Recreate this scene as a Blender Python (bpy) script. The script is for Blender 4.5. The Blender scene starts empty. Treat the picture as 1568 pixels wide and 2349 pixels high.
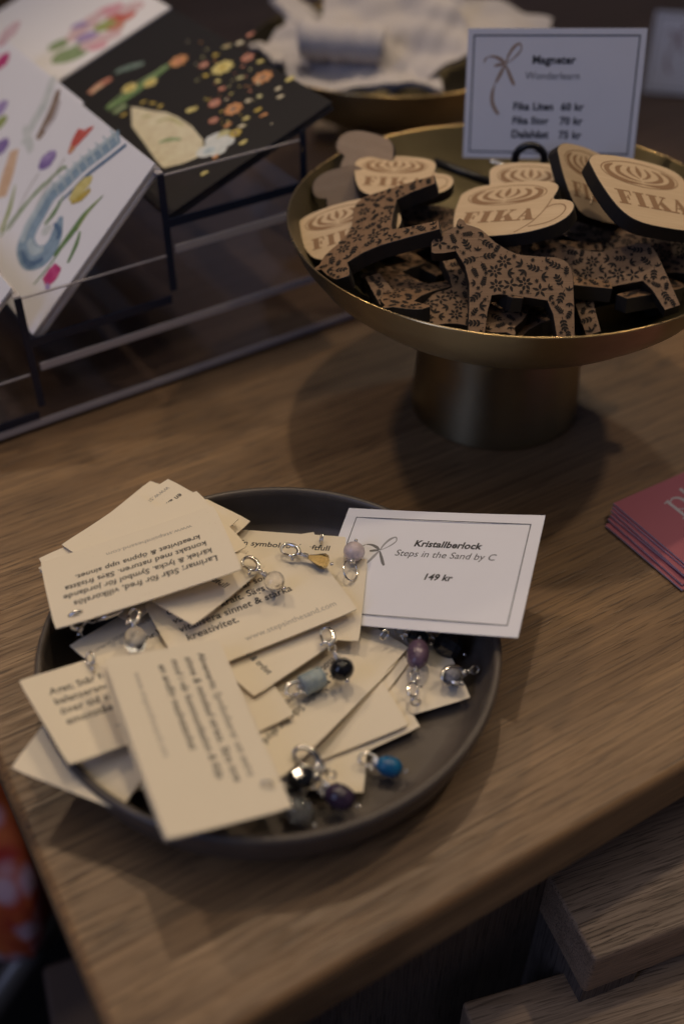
import bpy, math, random
from math import sin, cos, pi, radians, sqrt, atan2
from mathutils import Vector, Matrix, Euler

random.seed(7)
S = bpy.context.scene
COL = S.collection

# ------------------------------------------------------------------ camera
CAM_H, PITCH, FPX, PW, PH = 0.3745, radians(41.83), 2435.0, 1568.0, 2349.0
cd = bpy.data.cameras.new('camera')
cam = bpy.data.objects.new('camera', cd)
COL.objects.link(cam)
cam.location = (0, 0, CAM_H)
cam.rotation_euler = (pi/2 - PITCH, 0, 0)
cd.sensor_fit = 'VERTICAL'
cd.sensor_height = 36.0
cd.sensor_width = 24.0
cd.lens = FPX/PH*36.0
cd.clip_start = 0.01
cd.clip_end = 60
cd.dof.use_dof = True
cd.dof.focus_distance = 0.502
cd.dof.aperture_fstop = 3.0
cd.dof.aperture_blades = 0
S.camera = cam

# ------------------------------------------------------------------ world: dim shop interior, cool towards the shop windows
W = bpy.data.worlds.new('World')
S.world = W
W.use_nodes = True
wn = W.node_tree
wn.nodes.clear()
w_out = wn.nodes.new('ShaderNodeOutputWorld')
w_bg = wn.nodes.new('ShaderNodeBackground')
w_tc = wn.nodes.new('ShaderNodeTexCoord')
w_nz = wn.nodes.new('ShaderNodeTexNoise')
w_nz.inputs['Scale'].default_value = 1.7
w_nz.inputs['Detail'].default_value = 2
w_rp = wn.nodes.new('ShaderNodeValToRGB')
w_rp.color_ramp.elements[0].position = 0.42
w_rp.color_ramp.elements[0].color = (0.010, 0.009, 0.012, 1)
w_rp.color_ramp.elements[1].position = 0.66
w_rp.color_ramp.elements[1].color = (0.10, 0.105, 0.15, 1)
wn.links.new(w_tc.outputs['Generated'], w_nz.inputs['Vector'])
wn.links.new(w_nz.outputs['Fac'], w_rp.inputs['Fac'])
wn.links.new(w_rp.outputs['Color'], w_bg.inputs['Color'])
w_bg.inputs['Strength'].default_value = 0.75
wn.links.new(w_bg.outputs['Background'], w_out.inputs['Surface'])

# ------------------------------------------------------------------ lamps: warm ceiling spots behind, cool shop window behind the camera, added fill
def spot(name, loc, tgt, watt, col, rad=0.02, cone=50, blend=0.5):
    l = bpy.data.lights.new(name, 'SPOT')
    l.energy = watt
    l.color = col
    l.shadow_soft_size = rad
    l.spot_size = radians(cone)
    l.spot_blend = blend
    o = bpy.data.objects.new(name, l)
    COL.objects.link(o)
    o.location = loc
    o.rotation_euler = (Vector(tgt)-Vector(loc)).to_track_quat('-Z', 'Y').to_euler()
    return o
def area(name, loc, tgt, watt, col, sx, sy):
    l = bpy.data.lights.new(name, 'AREA')
    l.shape = 'RECTANGLE'
    l.size, l.size_y = sx, sy
    l.energy = watt
    l.color = col
    o = bpy.data.objects.new(name, l)
    COL.objects.link(o)
    o.location = loc
    o.rotation_euler = (Vector(tgt)-Vector(loc)).to_track_quat('-Z', 'Y').to_euler()
    return o
WARM = (1.0, 0.775, 0.53)
spot('ceiling_spot', (0.0, 0.86, 1.62), (0.0, 0.33, 0), 18, WARM, 0.028, 46, 0.7)
spot('ceiling_spot_rear', (0.41, 1.72, 1.42), (0.03, 0.33, 0), 11, WARM, 0.045, 30, 0.6)
spot('ceiling_spot_side', (0.92, 0.80, 1.6), (-0.03, 0.33, 0), 18, WARM, 0.04, 40, 0.6)
spot('fill_spot_left', (-0.75, 1.05, 1.6), (-0.03, 0.40, 0), 18, WARM, 0.05, 42, 0.7)  # added spot, fills in the shadow of the brass bowl
area('shop_window', (-1.35, -0.95, 1.3), (0.05, 0.5, 0.05), 8.2, (0.48, 0.58, 1.0), 0.55, 1.5)
area('ceiling_fill', (0.2, 0.3, 2.4), (0.1, 0.4, 0), 9.0, (1.0, 0.86, 0.68), 1.8, 1.8)  # added soft overhead fill, evens out the bowl shadow

S.view_settings.view_transform = 'Standard'
S.view_settings.look = 'None'
S.view_settings.gamma = 1
S.view_settings.use_curve_mapping = False
S.view_settings.exposure = 0.0
S.cycles.use_denoising = True
S.cycles.max_bounces = 12
S.cycles.transparent_max_bounces = 24
S.cycles.transmission_bounces = 10
S.cycles.caustics_reflective = False
S.cycles.caustics_refractive = False
S.cycles.sample_clamp_indirect = 3.0

# ------------------------------------------------------------------ helpers
SP, CP = sin(PITCH), cos(PITCH)
def ray(px, py):
    a, b = (px-PW/2)/FPX, -(py-PH/2)/FPX
    return Vector((a, CP + b*SP, -SP + b*CP))
CAM = Vector((0, 0, CAM_H))
def at(px, py, z):
    d = ray(px, py)
    return CAM + d*((z-CAM_H)/d.z)
def on_plane(px, py, p0, n):
    d = ray(px, py)
    return CAM + d*((Vector(p0)-CAM).dot(n)/d.dot(n))

class MB:
    def __init__(s):
        s.v, s.f, s.mi, s.sm = [], [], [], []
    def add(s, vs, fs, mi=0, smooth=False):
        b = len(s.v)
        s.v += [tuple(p) for p in vs]
        for f in fs:
            s.f.append([i+b for i in f]); s.mi.append(mi); s.sm.append(smooth)
    def box(s, x0, x1, y0, y1, z0, z1, mi=0, M=None):
        vs = [Vector((x, y, z)) for z in (z0, z1) for y in (y0, y1) for x in (x0, x1)]
        if M: vs = [M @ p for p in vs]
        s.add(vs, [(0,2,3,1),(4,5,7,6),(0,1,5,4),(2,6,7,3),(0,4,6,2),(1,3,7,5)], mi)
    def lathe(s, prof, n=64, mi=0, M=None, smooth=True):
        vs, fs = [], []
        for r, z in prof:
            for k in range(n):
                a = 2*pi*k/n
                p = Vector((r*cos(a), r*sin(a), z))
                vs.append(M @ p if M else p)
        for i in range(len(prof)-1):
            for k in range(n):
                k2 = (k+1) % n
                fs.append((i*n+k, i*n+k2, (i+1)*n+k2, (i+1)*n+k))
        s.add(vs, fs, mi, smooth)
    def tube(s, path, rad, n=10, closed=False, mi=0):
        path = [Vector(p) for p in path]
        m = len(path)
        vs, fs = [], []
        up = None
        for i, p in enumerate(path):
            a = path[(i-1) % m] if (closed or i > 0) else path[i]
            b = path[(i+1) % m] if (closed or i < m-1) else path[i]
            t = (b-a).normalized()
            if up is None:
                up = Vector((0,0,1)) if abs(t.z) < .9 else Vector((1,0,0))
            sd = t.cross(up)
            if sd.length < 1e-6: sd = t.orthogonal()
            sd.normalize(); up = sd.cross(t).normalized()
            r = rad[i] if isinstance(rad, (list, tuple)) else rad
            for k in range(n):
                an = 2*pi*k/n
                vs.append(p + sd*(r*cos(an)) + up*(r*sin(an)))
        rng = m if closed else m-1
        for i in range(rng):
            j = (i+1) % m
            for k in range(n):
                k2 = (k+1) % n
                fs.append((i*n+k, j*n+k, j*n+k2, i*n+k2))
        if not closed:
            fs.append(tuple(range(n))); fs.append(tuple((m-1)*n+k for k in reversed(range(n))))
        s.add(vs, fs, mi, True)
    def prism(s, out, z0, z1, mi_top=0, mi_side=1, bev=0.0):
        n = len(out)
        # small top bevel by moving points towards the inside normal
        def inset(d):
            r = []
            for i in range(n):
                a, b, c = Vector(out[i-1]), Vector(out[i]), Vector(out[(i+1) % n])
                e1, e2 = (b-a).normalized(), (c-b).normalized()
                nn = Vector((-e1.y-e2.y, e1.x+e2.x))
                if nn.length < 1e-6: nn = Vector((-e1.y, e1.x))
                r.append(b + nn.normalized()*d)
            return r
        area2 = sum(out[i-1][0]*out[i][1]-out[i][0]*out[i-1][1] for i in range(n))
        sg = 1 if area2 > 0 else -1
        ti = inset(sg*bev) if bev else [Vector(p) for p in out]
        vs = [(p[0], p[1], z0) for p in out] + [(p[0], p[1], z1-bev) for p in out] + [(p.x, p.y, z1) for p in ti]
        o = (lambda t: t) if sg > 0 else (lambda t: tuple(reversed(t)))
        s.add(vs, [], mi_side)
        b = len(s.v)-3*n
        def F(t, mi, sm=False):
            s.f.append([b+i for i in o(t)]); s.mi.append(mi); s.sm.append(sm)
        for i in range(n):
            j = (i+1) % n
            F((i, j, n+j, n+i), mi_side)
            F((n+i, n+j, 2*n+j, 2*n+i), mi_side)
        F(tuple(2*n+i for i in range(n)), mi_top)
        F(tuple(reversed(range(n))), mi_side)
    def ball(s, c, rx, ry=None, rz=None, nu=20, nv=12, mi=0, M=None, smooth=True, pw=1.0):
        ry = ry or rx; rz = rz or rx
        c = Vector(c)
        vs, fs = [], []
        for i in range(nv+1):
            th = pi*i/nv
            for k in range(nu):
                ph = 2*pi*k/nu
                p = Vector((rx*cos(th), ry*sin(th)**pw*cos(ph), rz*sin(th)**pw*sin(ph))) + c
                vs.append(M @ p if M else p)
        for i in range(nv):
            for k in range(nu):
                k2 = (k+1) % nu
                fs.append((i*nu+k, (i+1)*nu+k, (i+1)*nu+k2, i*nu+k2))
        s.add(vs, fs, mi, smooth)
    def mesh(s, name, mats):
        me = bpy.data.meshes.new(name)
        me.from_pydata(s.v, [], s.f)
        for m in mats: me.materials.append(m)
        for i, p in enumerate(me.polygons):
            p.material_index = min(s.mi[i], len(mats)-1)
            p.use_smooth = s.sm[i]
        me.update()
        return me
    def obj(s, name, mats, parent=None):
        if not isinstance(mats, (list, tuple)): mats = [mats]
        o = bpy.data.objects.new(name, s.mesh(name, mats))
        COL.objects.link(o)
        if parent: o.parent = parent
        return o

def empty(name, loc, rot=(0,0,0)):
    o = bpy.data.objects.new(name, None)
    o.empty_display_size = 0.01
    COL.objects.link(o)
    o.location = loc
    o.rotation_euler = rot
    return o
def tag(o, label=None, cat=None, group=None, kind=None):
    if label: o['label'] = label
    if cat: o['category'] = cat
    if group: o['group'] = group
    if kind: o['kind'] = kind
    return o
def copy_tree(o, parent=None):
    c = o.copy(); COL.objects.link(c)
    if parent: c.parent = parent
    for ch in list(o.children): copy_tree(ch, c)
    return c
def smooth_by_angle(o, deg=35):
    me = o.data
    for p in me.polygons: p.use_smooth = True
    me.set_sharp_from_angle(angle=radians(deg))
    return o
def catmull(pts, n=8, closed=False):
    pts = [Vector(p) for p in pts]
    r = []
    m = len(pts)
    for i in range(m if closed else m-1):
        p0 = pts[(i-1) % m] if (closed or i > 0) else pts[0]
        p1, p2 = pts[i], pts[(i+1) % m]
        p3 = pts[(i+2) % m] if (closed or i < m-2) else pts[-1]
        for k in range(n):
            t = k/n
            r.append(0.5*((2*p1) + (p2-p0)*t + (2*p0-5*p1+4*p2-p3)*t*t + (3*p1-p0-3*p2+p3)*t*t*t))
    if not closed: r.append(pts[-1])
    return r

# flat printing: polygons in a local x/y plane, each a hair above the one before
class Ink:
    def __init__(s, z=0.00006, step=3e-6):
        s.mb = MB(); s.z = z; s.step = step
    def poly(s, pts, mi=0):
        s.mb.add([(p[0], p[1], s.z) for p in pts], [tuple(range(len(pts)))], mi)
        s.z += s.step
    def ell(s, cx, cy, rx, ry, rot=0, mi=0, n=16, jit=0):
        c, d = cos(rot), sin(rot)
        P = []
        for k in range(n):
            a = 2*pi*k/n
            j = 1 + random.uniform(-jit, jit)
            x, y = rx*cos(a)*j, ry*sin(a)*j
            P.append((cx + x*c - y*d, cy + x*d + y*c))
        s.poly(P, mi)
    def leaf(s, x, y, ang, L, w, mi=0):
        c, d = cos(ang), sin(ang)
        P = []
        for t, q in ((0,0),(.2,.7),(.45,1),(.75,.62),(1,0),(.75,-.62),(.45,-1),(.2,-.7)):
            P.append((x + c*t*L - d*q*w, y + d*t*L + c*q*w))
        s.poly(P, mi)
    def stroke(s, pts, wid, mi=0, n=6, closed=False):
        P = catmull([(p[0], p[1], 0) for p in pts], n, closed)
        m = len(P)
        vs, fs = [], []
        for i, p in enumerate(P):
            a = P[(i-1) % m] if (closed or i) else P[0]
            b = P[(i+1) % m] if (closed or i < m-1) else P[-1]
            t = (b-a)
            if t.length < 1e-9: t = Vector((1,0,0))
            t.normalize()
            if isinstance(wid, (list, tuple)):
                f = i/(m-1)*(len(wid)-1); k = min(int(f), len(wid)-2); w = wid[k] + (wid[k+1]-wid[k])*(f-k)
            else: w = wid
            nx, ny = -t.y*w/2, t.x*w/2
            vs += [(p.x+nx, p.y+ny, s.z), (p.x-nx, p.y-ny, s.z)]
        for i in range(m if closed else m-1):
            j = (i+1) % m
            fs.append((2*i, 2*i+1, 2*j+1, 2*j))
        s.mb.add(vs, fs, mi)
        s.z += s.step
    def text(s, body, x, y, width=None, size=0.0036, align='LEFT', shear=0.0, bold=0.0, mi=0):
        vs, fs = text_geo(body, bold, shear)
        if not vs: return
        x0, x1 = min(v[0] for v in vs), max(v[0] for v in vs)
        k = (width/(x1-x0)) if width else size
        ox = {'LEFT': x - x0*k, 'CENTER': x - (x0+x1)/2*k, 'RIGHT': x - x1*k}[align]
        s.mb.add([(ox + v[0]*k, y + v[1]*k, s.z) for v in vs], fs, mi)
        s.z += s.step
    def bend(s, fn):
        s.mb.v = [(v[0], v[1], v[2] + fn(v[0], v[1])) for v in s.mb.v]
    def obj(s, name, mats, parent): return s.mb.obj(name, mats, parent)

_tc = {}
def text_geo(body, bold=0.0, shear=0.0):
    key = (body, bold, shear)
    if key in _tc: return _tc[key]
    cu = bpy.data.curves.new('t', 'FONT')
    cu.body = body; cu.size = 1.0; cu.offset = bold; cu.shear = shear; cu.resolution_u = 3
    if bold: cu.space_character = 1.0 + bold*1.2
    o = bpy.data.objects.new('t', cu)
    COL.objects.link(o)
    dg = bpy.context.evaluated_depsgraph_get()
    dg.update()
    ev = o.evaluated_get(dg)
    me = ev.to_mesh()
    r = ([tuple(v.co) for v in me.vertices], [tuple(p.vertices) for p in me.polygons])
    ev.to_mesh_clear()
    bpy.data.objects.remove(o); bpy.data.curves.remove(cu)
    _tc[key] = r
    return r

# ------------------------------------------------------------------ materials
def mat(name, col, rough=0.5, metal=0.0, **kw):
    m = bpy.data.materials.new(name); m.use_nodes = True
    b = m.node_tree.nodes['Principled BSDF']
    b.inputs['Base Color'].default_value = (*col, 1)
    b.inputs['Roughness'].default_value = rough
    b.inputs['Metallic'].default_value = metal
    for k, v in kw.items(): b.inputs[k.replace('_', ' ')].default_value = v
    return m
class NT:
    def __init__(s, m):
        s.t = m.node_tree; s.b = s.t.nodes['Principled BSDF']
    def n(s, typ, **kw):
        o = s.t.nodes.new('ShaderNode'+typ)
        for k, v in kw.items():
            if k in ('operation', 'blend_type', 'data_type', 'feature', 'distance'): setattr(o, k, v)
            else: o.inputs[k.replace('_', ' ')].default_value = v
        return o
    def l(s, a, b): s.t.links.new(a, b)
    def ramp(s, fac, stops):
        r = s.t.nodes.new('ShaderNodeValToRGB')
        e = r.color_ramp.elements
        while len(e) < len(stops): e.new(0.5)
        for i, (p, c) in enumerate(stops):
            e[i].position = p
            e[i].color = (*c, 1) if len(c) == 3 else c
        s.l(fac, r.inputs['Fac']); return r.outputs['Color']
    def coords(s, scale, rot=(0,0,0), kind='Object'):
        tc = s.n('TexCoord'); mp = s.n('Mapping')
        mp.inputs['Scale'].default_value = scale
        mp.inputs['Rotation'].default_value = rot
        s.l(tc.outputs[kind], mp.inputs['Vector']); return mp.outputs['Vector']
    def noise(s, vec, scale=1.0, detail=4, rough=0.55, dist=0.0):
        x = s.n('TexNoise', Scale=scale, Detail=detail, Roughness=rough, Distortion=dist)
        s.l(vec, x.inputs['Vector']); return x.outputs['Fac']
    def mix(s, fac, a, b, typ='MIX'):
        x = s.t.nodes.new('ShaderNodeMix'); x.data_type = 'RGBA'; x.blend_type = typ
        for sock, v in ((x.inputs[0], fac), (x.inputs[6], a), (x.inputs[7], b)):
            if hasattr(v, 'is_linked'): s.l(v, sock)
            elif isinstance(v, (int, float)): sock.default_value = v
            else: sock.default_value = (*v, 1)
        return x.outputs[2]
    def bump(s, h, strength=0.2, dist=0.001):
        x = s.n('Bump', Strength=strength, Distance=dist)
        s.l(h, x.inputs['Height']); s.l(x.outputs['Normal'], s.b.inputs['Normal'])

def wood(name, dark, light, pore, rough=0.45, sc=1.0, pore_amt=0.75, axis='X'):
    m = mat(name, light, rough)
    t = NT(m)
    def v(a, b, c=None):
        c = b if c is None else c
        return (a, b, c) if axis == 'X' else (b, c, a)
    base = t.coords(v(3.2*sc, 48*sc), kind='Object')
    broad = t.noise(base, 1.0, 5, 0.6, 0.6)
    band = t.noise(t.coords(v(1.1*sc, 10*sc)), 1.0, 4, 0.55, 1.6)
    col = t.ramp(t.mix(0.45, broad, band), [(0.33, dark), (0.66, light)])
    fine = t.noise(t.coords(v(5*sc, 520*sc)), 1.0, 4, 0.65, 0.25)
    col = t.mix(t.ramp(fine, [(0.36, (0.0,)*3), (0.64, (0.8,)*3)]), col, dark)
    wave = t.noise(t.coords(v(2.2*sc, 9*sc)), 1.0, 3, 0.5, 1.2)
    patch = t.ramp(wave, [(0.38, (0,)*3), (0.62, (1,)*3)])
    pn = t.noise(t.coords(v(34*sc, 820*sc)), 1.0, 3, 0.55, 0.2)
    pm = t.ramp(pn, [(0.54, (0,)*3), (0.61, (pore_amt,)*3)])
    pm2 = t.mix(patch, t.mix(1.0, pm, (0.45,)*3, 'MULTIPLY'), pm)
    col = t.mix(pm2, col, pore)
    t.l(col, t.b.inputs['Base Color'])
    t.bump(t.mix(pm2, (0.6,)*3, (0.0,)*3), 0.5, 0.0005)
    rr = t.ramp(fine, [(0.3, (rough-.08,)*3), (0.7, (rough+.12,)*3)])
    t.l(rr, t.b.inputs['Roughness'])
    return m

OAK = wood('oak_laminate', (0.130, 0.070, 0.031), (0.40, 0.242, 0.112), (0.040, 0.020, 0.010), 0.42, 1.0, 0.85)
OAKB = wood('bench_oak', (0.19, 0.128, 0.083), (0.48, 0.34, 0.23), (0.04, 0.024, 0.016), 0.5, 1.4, 0.9)
OAKP = wood('panel_oak', (0.08, 0.063, 0.054), (0.17, 0.135, 0.11), (0.03, 0.022, 0.018), 0.55, 1.6, 0.9, axis='Z')
SHADEW = wood('shade_dark_wood', (0.095, 0.056, 0.034), (0.17, 0.105, 0.064), (0.03, 0.019, 0.013), 0.5, 1.0, 0.5)  # table wood with the shade under the stand put into its colour
PALEW = wood('lit_table_wood', (0.36, 0.27, 0.18), (0.5, 0.39, 0.27), (0.25, 0.17, 0.1), 0.5, 2.5, 0.4)

def brass(name, col, rough):
    m = mat(name, col, rough, 1.0)
    t = NT(m)
    n = t.noise(t.coords((30, 30, 30)), 1.0, 4, 0.6)
    t.l(t.ramp(n, [(0.3, (rough-.07,)*3), (0.75, (rough+.12,)*3)]), t.b.inputs['Roughness'])
    c = t.mix(t.ramp(n, [(0.35, (0,)*3), (0.7, (0.5,)*3)]), col, tuple(x*0.72 for x in col))
    t.l(c, t.b.inputs['Base Color'])
    t.b.inputs['Anisotropic'].default_value = 0.75; t.b.inputs['Anisotropic Rotation'].default_value = 0.25
    tg = t.n('Tangent'); tg.direction_type = 'RADIAL'; tg.axis = 'Z'; t.l(tg.outputs[0], t.b.inputs['Tangent'])
    f = t.noise(t.coords((40, 40, 2200)), 1.0, 2, 0.5)
    t.bump(f, 0.06, 0.0003)
    return m
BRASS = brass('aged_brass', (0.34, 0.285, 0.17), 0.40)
BRASS_IN_SHADE = brass('shaded_brass_inside', (0.20, 0.168, 0.10), 0.50)  # shade among the magnets put into the colour of the bowl inside
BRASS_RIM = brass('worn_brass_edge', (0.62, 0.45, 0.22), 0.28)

def paper(name, col, rough=0.75, fleck=(0.45, 0.33, 0.2), amt=0.35):
    m = mat(name, col, rough)
    t = NT(m)
    n = t.noise(t.coords((900, 900, 900)), 1.0, 2, 0.5)
    fl = t.ramp(n, [(0.70, (0,)*3), (0.78, (amt,)*3)])
    big = t.noise(t.coords((60, 60, 60)), 1.0, 3, 0.5)
    c = t.mix(t.ramp(big, [(0.3, (0,)*3), (0.7, (0.12,)*3)]), col, tuple(x*0.86 for x in col))
    c = t.mix(fl, c, fleck)
    t.l(c, t.b.inputs['Base Color'])
    t.bump(t.noise(t.coords((1800, 1800, 1800)), 1.0, 2), 0.08, 0.0002)
    return m
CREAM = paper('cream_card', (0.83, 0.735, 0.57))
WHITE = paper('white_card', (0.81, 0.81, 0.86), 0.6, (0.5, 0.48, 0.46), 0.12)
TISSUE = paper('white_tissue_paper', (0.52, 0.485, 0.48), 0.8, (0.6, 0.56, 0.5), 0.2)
INK = mat('black_ink', (0.018, 0.018, 0.02), 0.55)
INK_GREY = mat('grey_ink', (0.34, 0.31, 0.27), 0.6)
INK_SOFT = mat('soft_black_ink', (0.03, 0.028, 0.03), 0.55)
INK_LINE = mat('border_ink', (0.05, 0.055, 0.07), 0.5)
GOLDINK = mat('gold_ribbon_print', (0.36, 0.235, 0.15), 0.5)
GREYINK = mat('grey_ribbon_print', (0.33, 0.33, 0.34), 0.5)
GREYINK2 = mat('dark_grey_ribbon_print', (0.16, 0.16, 0.165), 0.5)
ROSEINK = mat('rose_ribbon_print', (0.33, 0.2, 0.2), 0.5)

def plaster(name, col, rough):
    m = mat(name, col, rough)
    t = NT(m)
    n = t.noise(t.coords((70, 70, 70)), 1.0, 5, 0.6)
    c = t.mix(t.ramp(n, [(0.3, (0,)*3), (0.75, (1,)*3)]), tuple(x*0.85 for x in col), tuple(x*1.12 for x in col))
    sp = t.noise(t.coords((1400, 1400, 1400)), 1.0, 1)
    c = t.mix(t.ramp(sp, [(0.72, (0,)*3), (0.78, (0.5,)*3)]), c, tuple(x*2.2 for x in col))
    t.l(c, t.b.inputs['Base Color'])
    t.bump(n, 0.1, 0.0005)
    return m
TRAYM = plaster('taupe_ceramic', (0.100, 0.081, 0.066), 0.40)

SILVER = mat('silver', (0.80, 0.77, 0.72), 0.16, 1.0)
BLACKM = mat('black_metal', (0.012, 0.012, 0.014), 0.35, 0.0)
def glassy(name, col, rough, ior=1.5, trans=1.0, cloud=0.0, ccol=(0.8,0.8,0.8)):
    m = mat(name, col, rough, 0.0, IOR=ior, Transmission_Weight=trans)
    if cloud:
        t = NT(m)
        n = t.noise(t.coords((260, 260, 260)), 1.0, 4, 0.6, 0.8)
        t.l(t.mix(t.ramp(n, [(0.4, (0,)*3), (0.7, (1,)*3)]), col, ccol), t.b.inputs['Base Color'])
        t.l(t.ramp(n, [(0.35, (trans,)*3), (0.7, (trans-cloud,)*3)]), t.b.inputs['Transmission Weight'])
    return m
QUARTZ = glassy('clear_quartz', (0.98, 0.97, 0.95), 0.02, 1.48, 1.0, 0.12, (0.85, 0.83, 0.8))
CITRINE = glassy('citrine', (0.99, 0.80, 0.42), 0.03, 1.48, 0.97, 0.1, (0.9, 0.66, 0.28))
ROSE = glassy('rose_quartz', (0.86, 0.74, 0.74), 0.1, 1.45, 0.5, 0.25, (0.82, 0.68, 0.68))
AQUA = glassy('blue_grey_glass', (0.60, 0.72, 0.76), 0.08, 1.45, 0.7, 0.3, (0.42, 0.53, 0.57))
def stone(name, a, b, rough, sc=220):
    m = mat(name, a, rough)
    t = NT(m)
    n = t.noise(t.coords((sc, sc, sc)), 1.0, 5, 0.6, 1.0)
    t.l(t.ramp(n, [(0.35, a), (0.68, b)]), t.b.inputs['Base Color'])
    return m
AMETHYST = stone('amethyst', (0.085, 0.052, 0.085), (0.19, 0.125, 0.175), 0.22)
AMETHYST_D = stone('dark_amethyst', (0.020, 0.013, 0.030), (0.055, 0.034, 0.07), 0.18)
BLUEST = stone('turquoise_blue_stone', (0.004, 0.075, 0.20), (0.010, 0.145, 0.31), 0.33)
ONYX = stone('black_onyx', (0.006, 0.006, 0.007), (0.02, 0.02, 0.024), 0.07)
SMOKE = stone('grey_hematite', (0.10, 0.10, 0.12), (0.3, 0.3, 0.33), 0.12)

def acrylic():
    m = bpy.data.materials.new('clear_acrylic'); m.use_nodes = True
    t = m.node_tree; t.nodes.clear()
    o = t.nodes.new('ShaderNodeOutputMaterial'); mx = t.nodes.new('ShaderNodeMixShader')
    tr = t.nodes.new('ShaderNodeBsdfTransparent'); gl = t.nodes.new('ShaderNodeBsdfGlossy')
    fr = t.nodes.new('ShaderNodeFresnel'); fr.inputs['IOR'].default_value = 1.45
    tr.inputs['Color'].default_value = (0.965, 0.965, 0.975, 1)
    gl.inputs['Roughness'].default_value = 0.04
    ge = t.nodes.new('ShaderNodeNewGeometry'); mu = t.nodes.new('ShaderNodeMath'); mu.operation = 'MULTIPLY'; iv = t.nodes.new('ShaderNodeMath'); iv.operation = 'SUBTRACT'; iv.inputs[0].default_value = 1.0
    t.links.new(ge.outputs['Backfacing'], iv.inputs[1]); t.links.new(iv.outputs[0], mu.inputs[1]); t.links.new(fr.outputs[0], mu.inputs[0])
    t.links.new(mu.outputs[0], mx.inputs[0]); t.links.new(tr.outputs[0], mx.inputs[1]); t.links.new(gl.outputs[0], mx.inputs[2])
    t.links.new(mx.outputs[0], o.inputs[0])
    return m
ACRYL = acrylic()
EDGE = mat('dark_acrylic_edge', (0.016, 0.024, 0.048), 0.2)  # dark colour stands in for refraction at the clear edges
EDGE_L = mat('glinting_acrylic_edge', (0.50, 0.47, 0.48), 0.22, 0.0, Specular_IOR_Level=0.9)  # pale colour stands in for light caught along the edges

# ------------------------------------------------------------------ setting
TY = radians(30.7)
c_front = at(825, 2196, 0); d_f = Vector((cos(TY), sin(TY), 0)); d_b = Vector((-sin(TY), cos(TY), 0))
c_left = at(120, 2075, 0)
CORNER = c_front + d_f*((c_left-c_front).dot(d_f))
def rounded_slab(mb, x0, x1, y0, y1, z0, z1, r, n=4, mi=0):
    # slab with rounded top edges at x0 and y0, and a small vertical corner radius
    def ring(ins, z, cr):
        P = []
        for (cx, cy, a0) in ((x0+ins+cr, y0+ins+cr, pi), (x1-ins-cr, y0+ins+cr, 1.5*pi), (x1-ins-cr, y1-ins-cr, 0), (x0+ins+cr, y1-ins-cr, .5*pi)):
            for k in range(5):
                a = a0 + k/4*pi/2
                P.append((cx + cr*cos(a), cy + cr*sin(a), z))
        return P
    rings = [ring(0, z0, r*1.2)] + [ring(r*(1-cos(k/n*pi/2)), z1 - r + r*sin(k/n*pi/2), r*1.2*(1-.5*k/n)) for k in range(n+1)]
    m = len(rings[0]); vs = [p for q in rings for p in q]; fs = []
    for i in range(len(rings)-1):
        for k in range(m):
            fs.append((i*m+k, i*m+(k+1) % m, (i+1)*m+(k+1) % m, (i+1)*m+k))
    fs.append(tuple((len(rings)-1)*m+k for k in range(m)))
    fs.append(tuple(reversed(range(m))))
    mb.add(vs, fs, mi)

floor = MB(); floor.add([(-6,-6,-.74),(6,-6,-.74),(6,7,-.74),(-6,7,-.74)], [(0,1,2,3)])
tag(floor.obj('floor', wood('floor_boards', (0.015,0.011,0.009), (0.03,0.022,0.017), (0.008,0.006,0.005), 0.5)), kind='structure')

table = empty('display_table', (CORNER.x, CORNER.y, -.74), (0, 0, TY))
tag(table, 'oak display table with rounded edge carrying the grey tray and the brass bowl', 'table')
mb = MB(); rounded_slab(mb, 0, 1.7, 0, 1.25, -.027, 0, .0045)
top = mb.obj('tabletop', OAK, table); top.location = (0, 0, .74); smooth_by_angle(top, 30)
mb = MB(); mb.box(.02, .30, .024, .046, 0, .7127); mb.obj('side_panel', OAKP, table)
mb = MB(); mb.box(.02, .045, .046, 1.2, 0, .7127); mb.obj('end_panel', OAKP, table)

def bench(name, px, py, z, yaw, L, D, label):
    p = at(px, py, z)
    t = empty(name, (p.x, p.y, -.74), (0, 0, yaw))
    h = z + .74
    mb = MB(); rounded_slab(mb, 0, L, 0, D, h-.032, h, .002)
    smooth_by_angle(mb.obj('bench_top', OAKB, t), 30)
    mb = MB(); mb.box(.0004, .03, .001, D-.001, 0, h-.0322); mb.obj('side_panel', OAKP, t)
    tag(t, label, 'bench')
    return t
B1 = bench('nesting_bench', 1420, 2203, -.09, radians(20), .9, .30, 'dark oak nesting bench tucked beneath the right side of the table, the higher one')
B1.location = at(1362, 2204, -.09)
B1.location.z = -.74
p = at(1058, 2298, -.135)
q = radians(16)
B2 = bench('nesting_bench', 1058, 2298, -.135, q, .9, .22, 'lighter oak nesting bench at the bottom right corner, the lower one in front')
o = Vector((-sin(q), cos(q), 0))*.22
B2.location = (p.x-o.x, p.y-o.y, -.74)
for b in (B1, B2): b['group'] = 'oak nesting benches below the table'

# dark sheet added as the table's shade under the card stand
SY = radians(33.2); SU = Vector((cos(SY), sin(SY), 0)); SW = Vector((-sin(SY), cos(SY), 0))
P0 = (at(0, 1020, 0) + at(800, 740, 0))/2
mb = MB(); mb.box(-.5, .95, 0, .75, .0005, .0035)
shade_o = mb.obj('stand_shade_sheet', SHADEW); shade_o.location = P0 + SW*.001; shade_o.rotation_euler = (0, 0, SY)
tag(shade_o, 'thin dark brown board added as painted shade on the table under the acrylic card stand and the rear brass stand', 'board')

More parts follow.
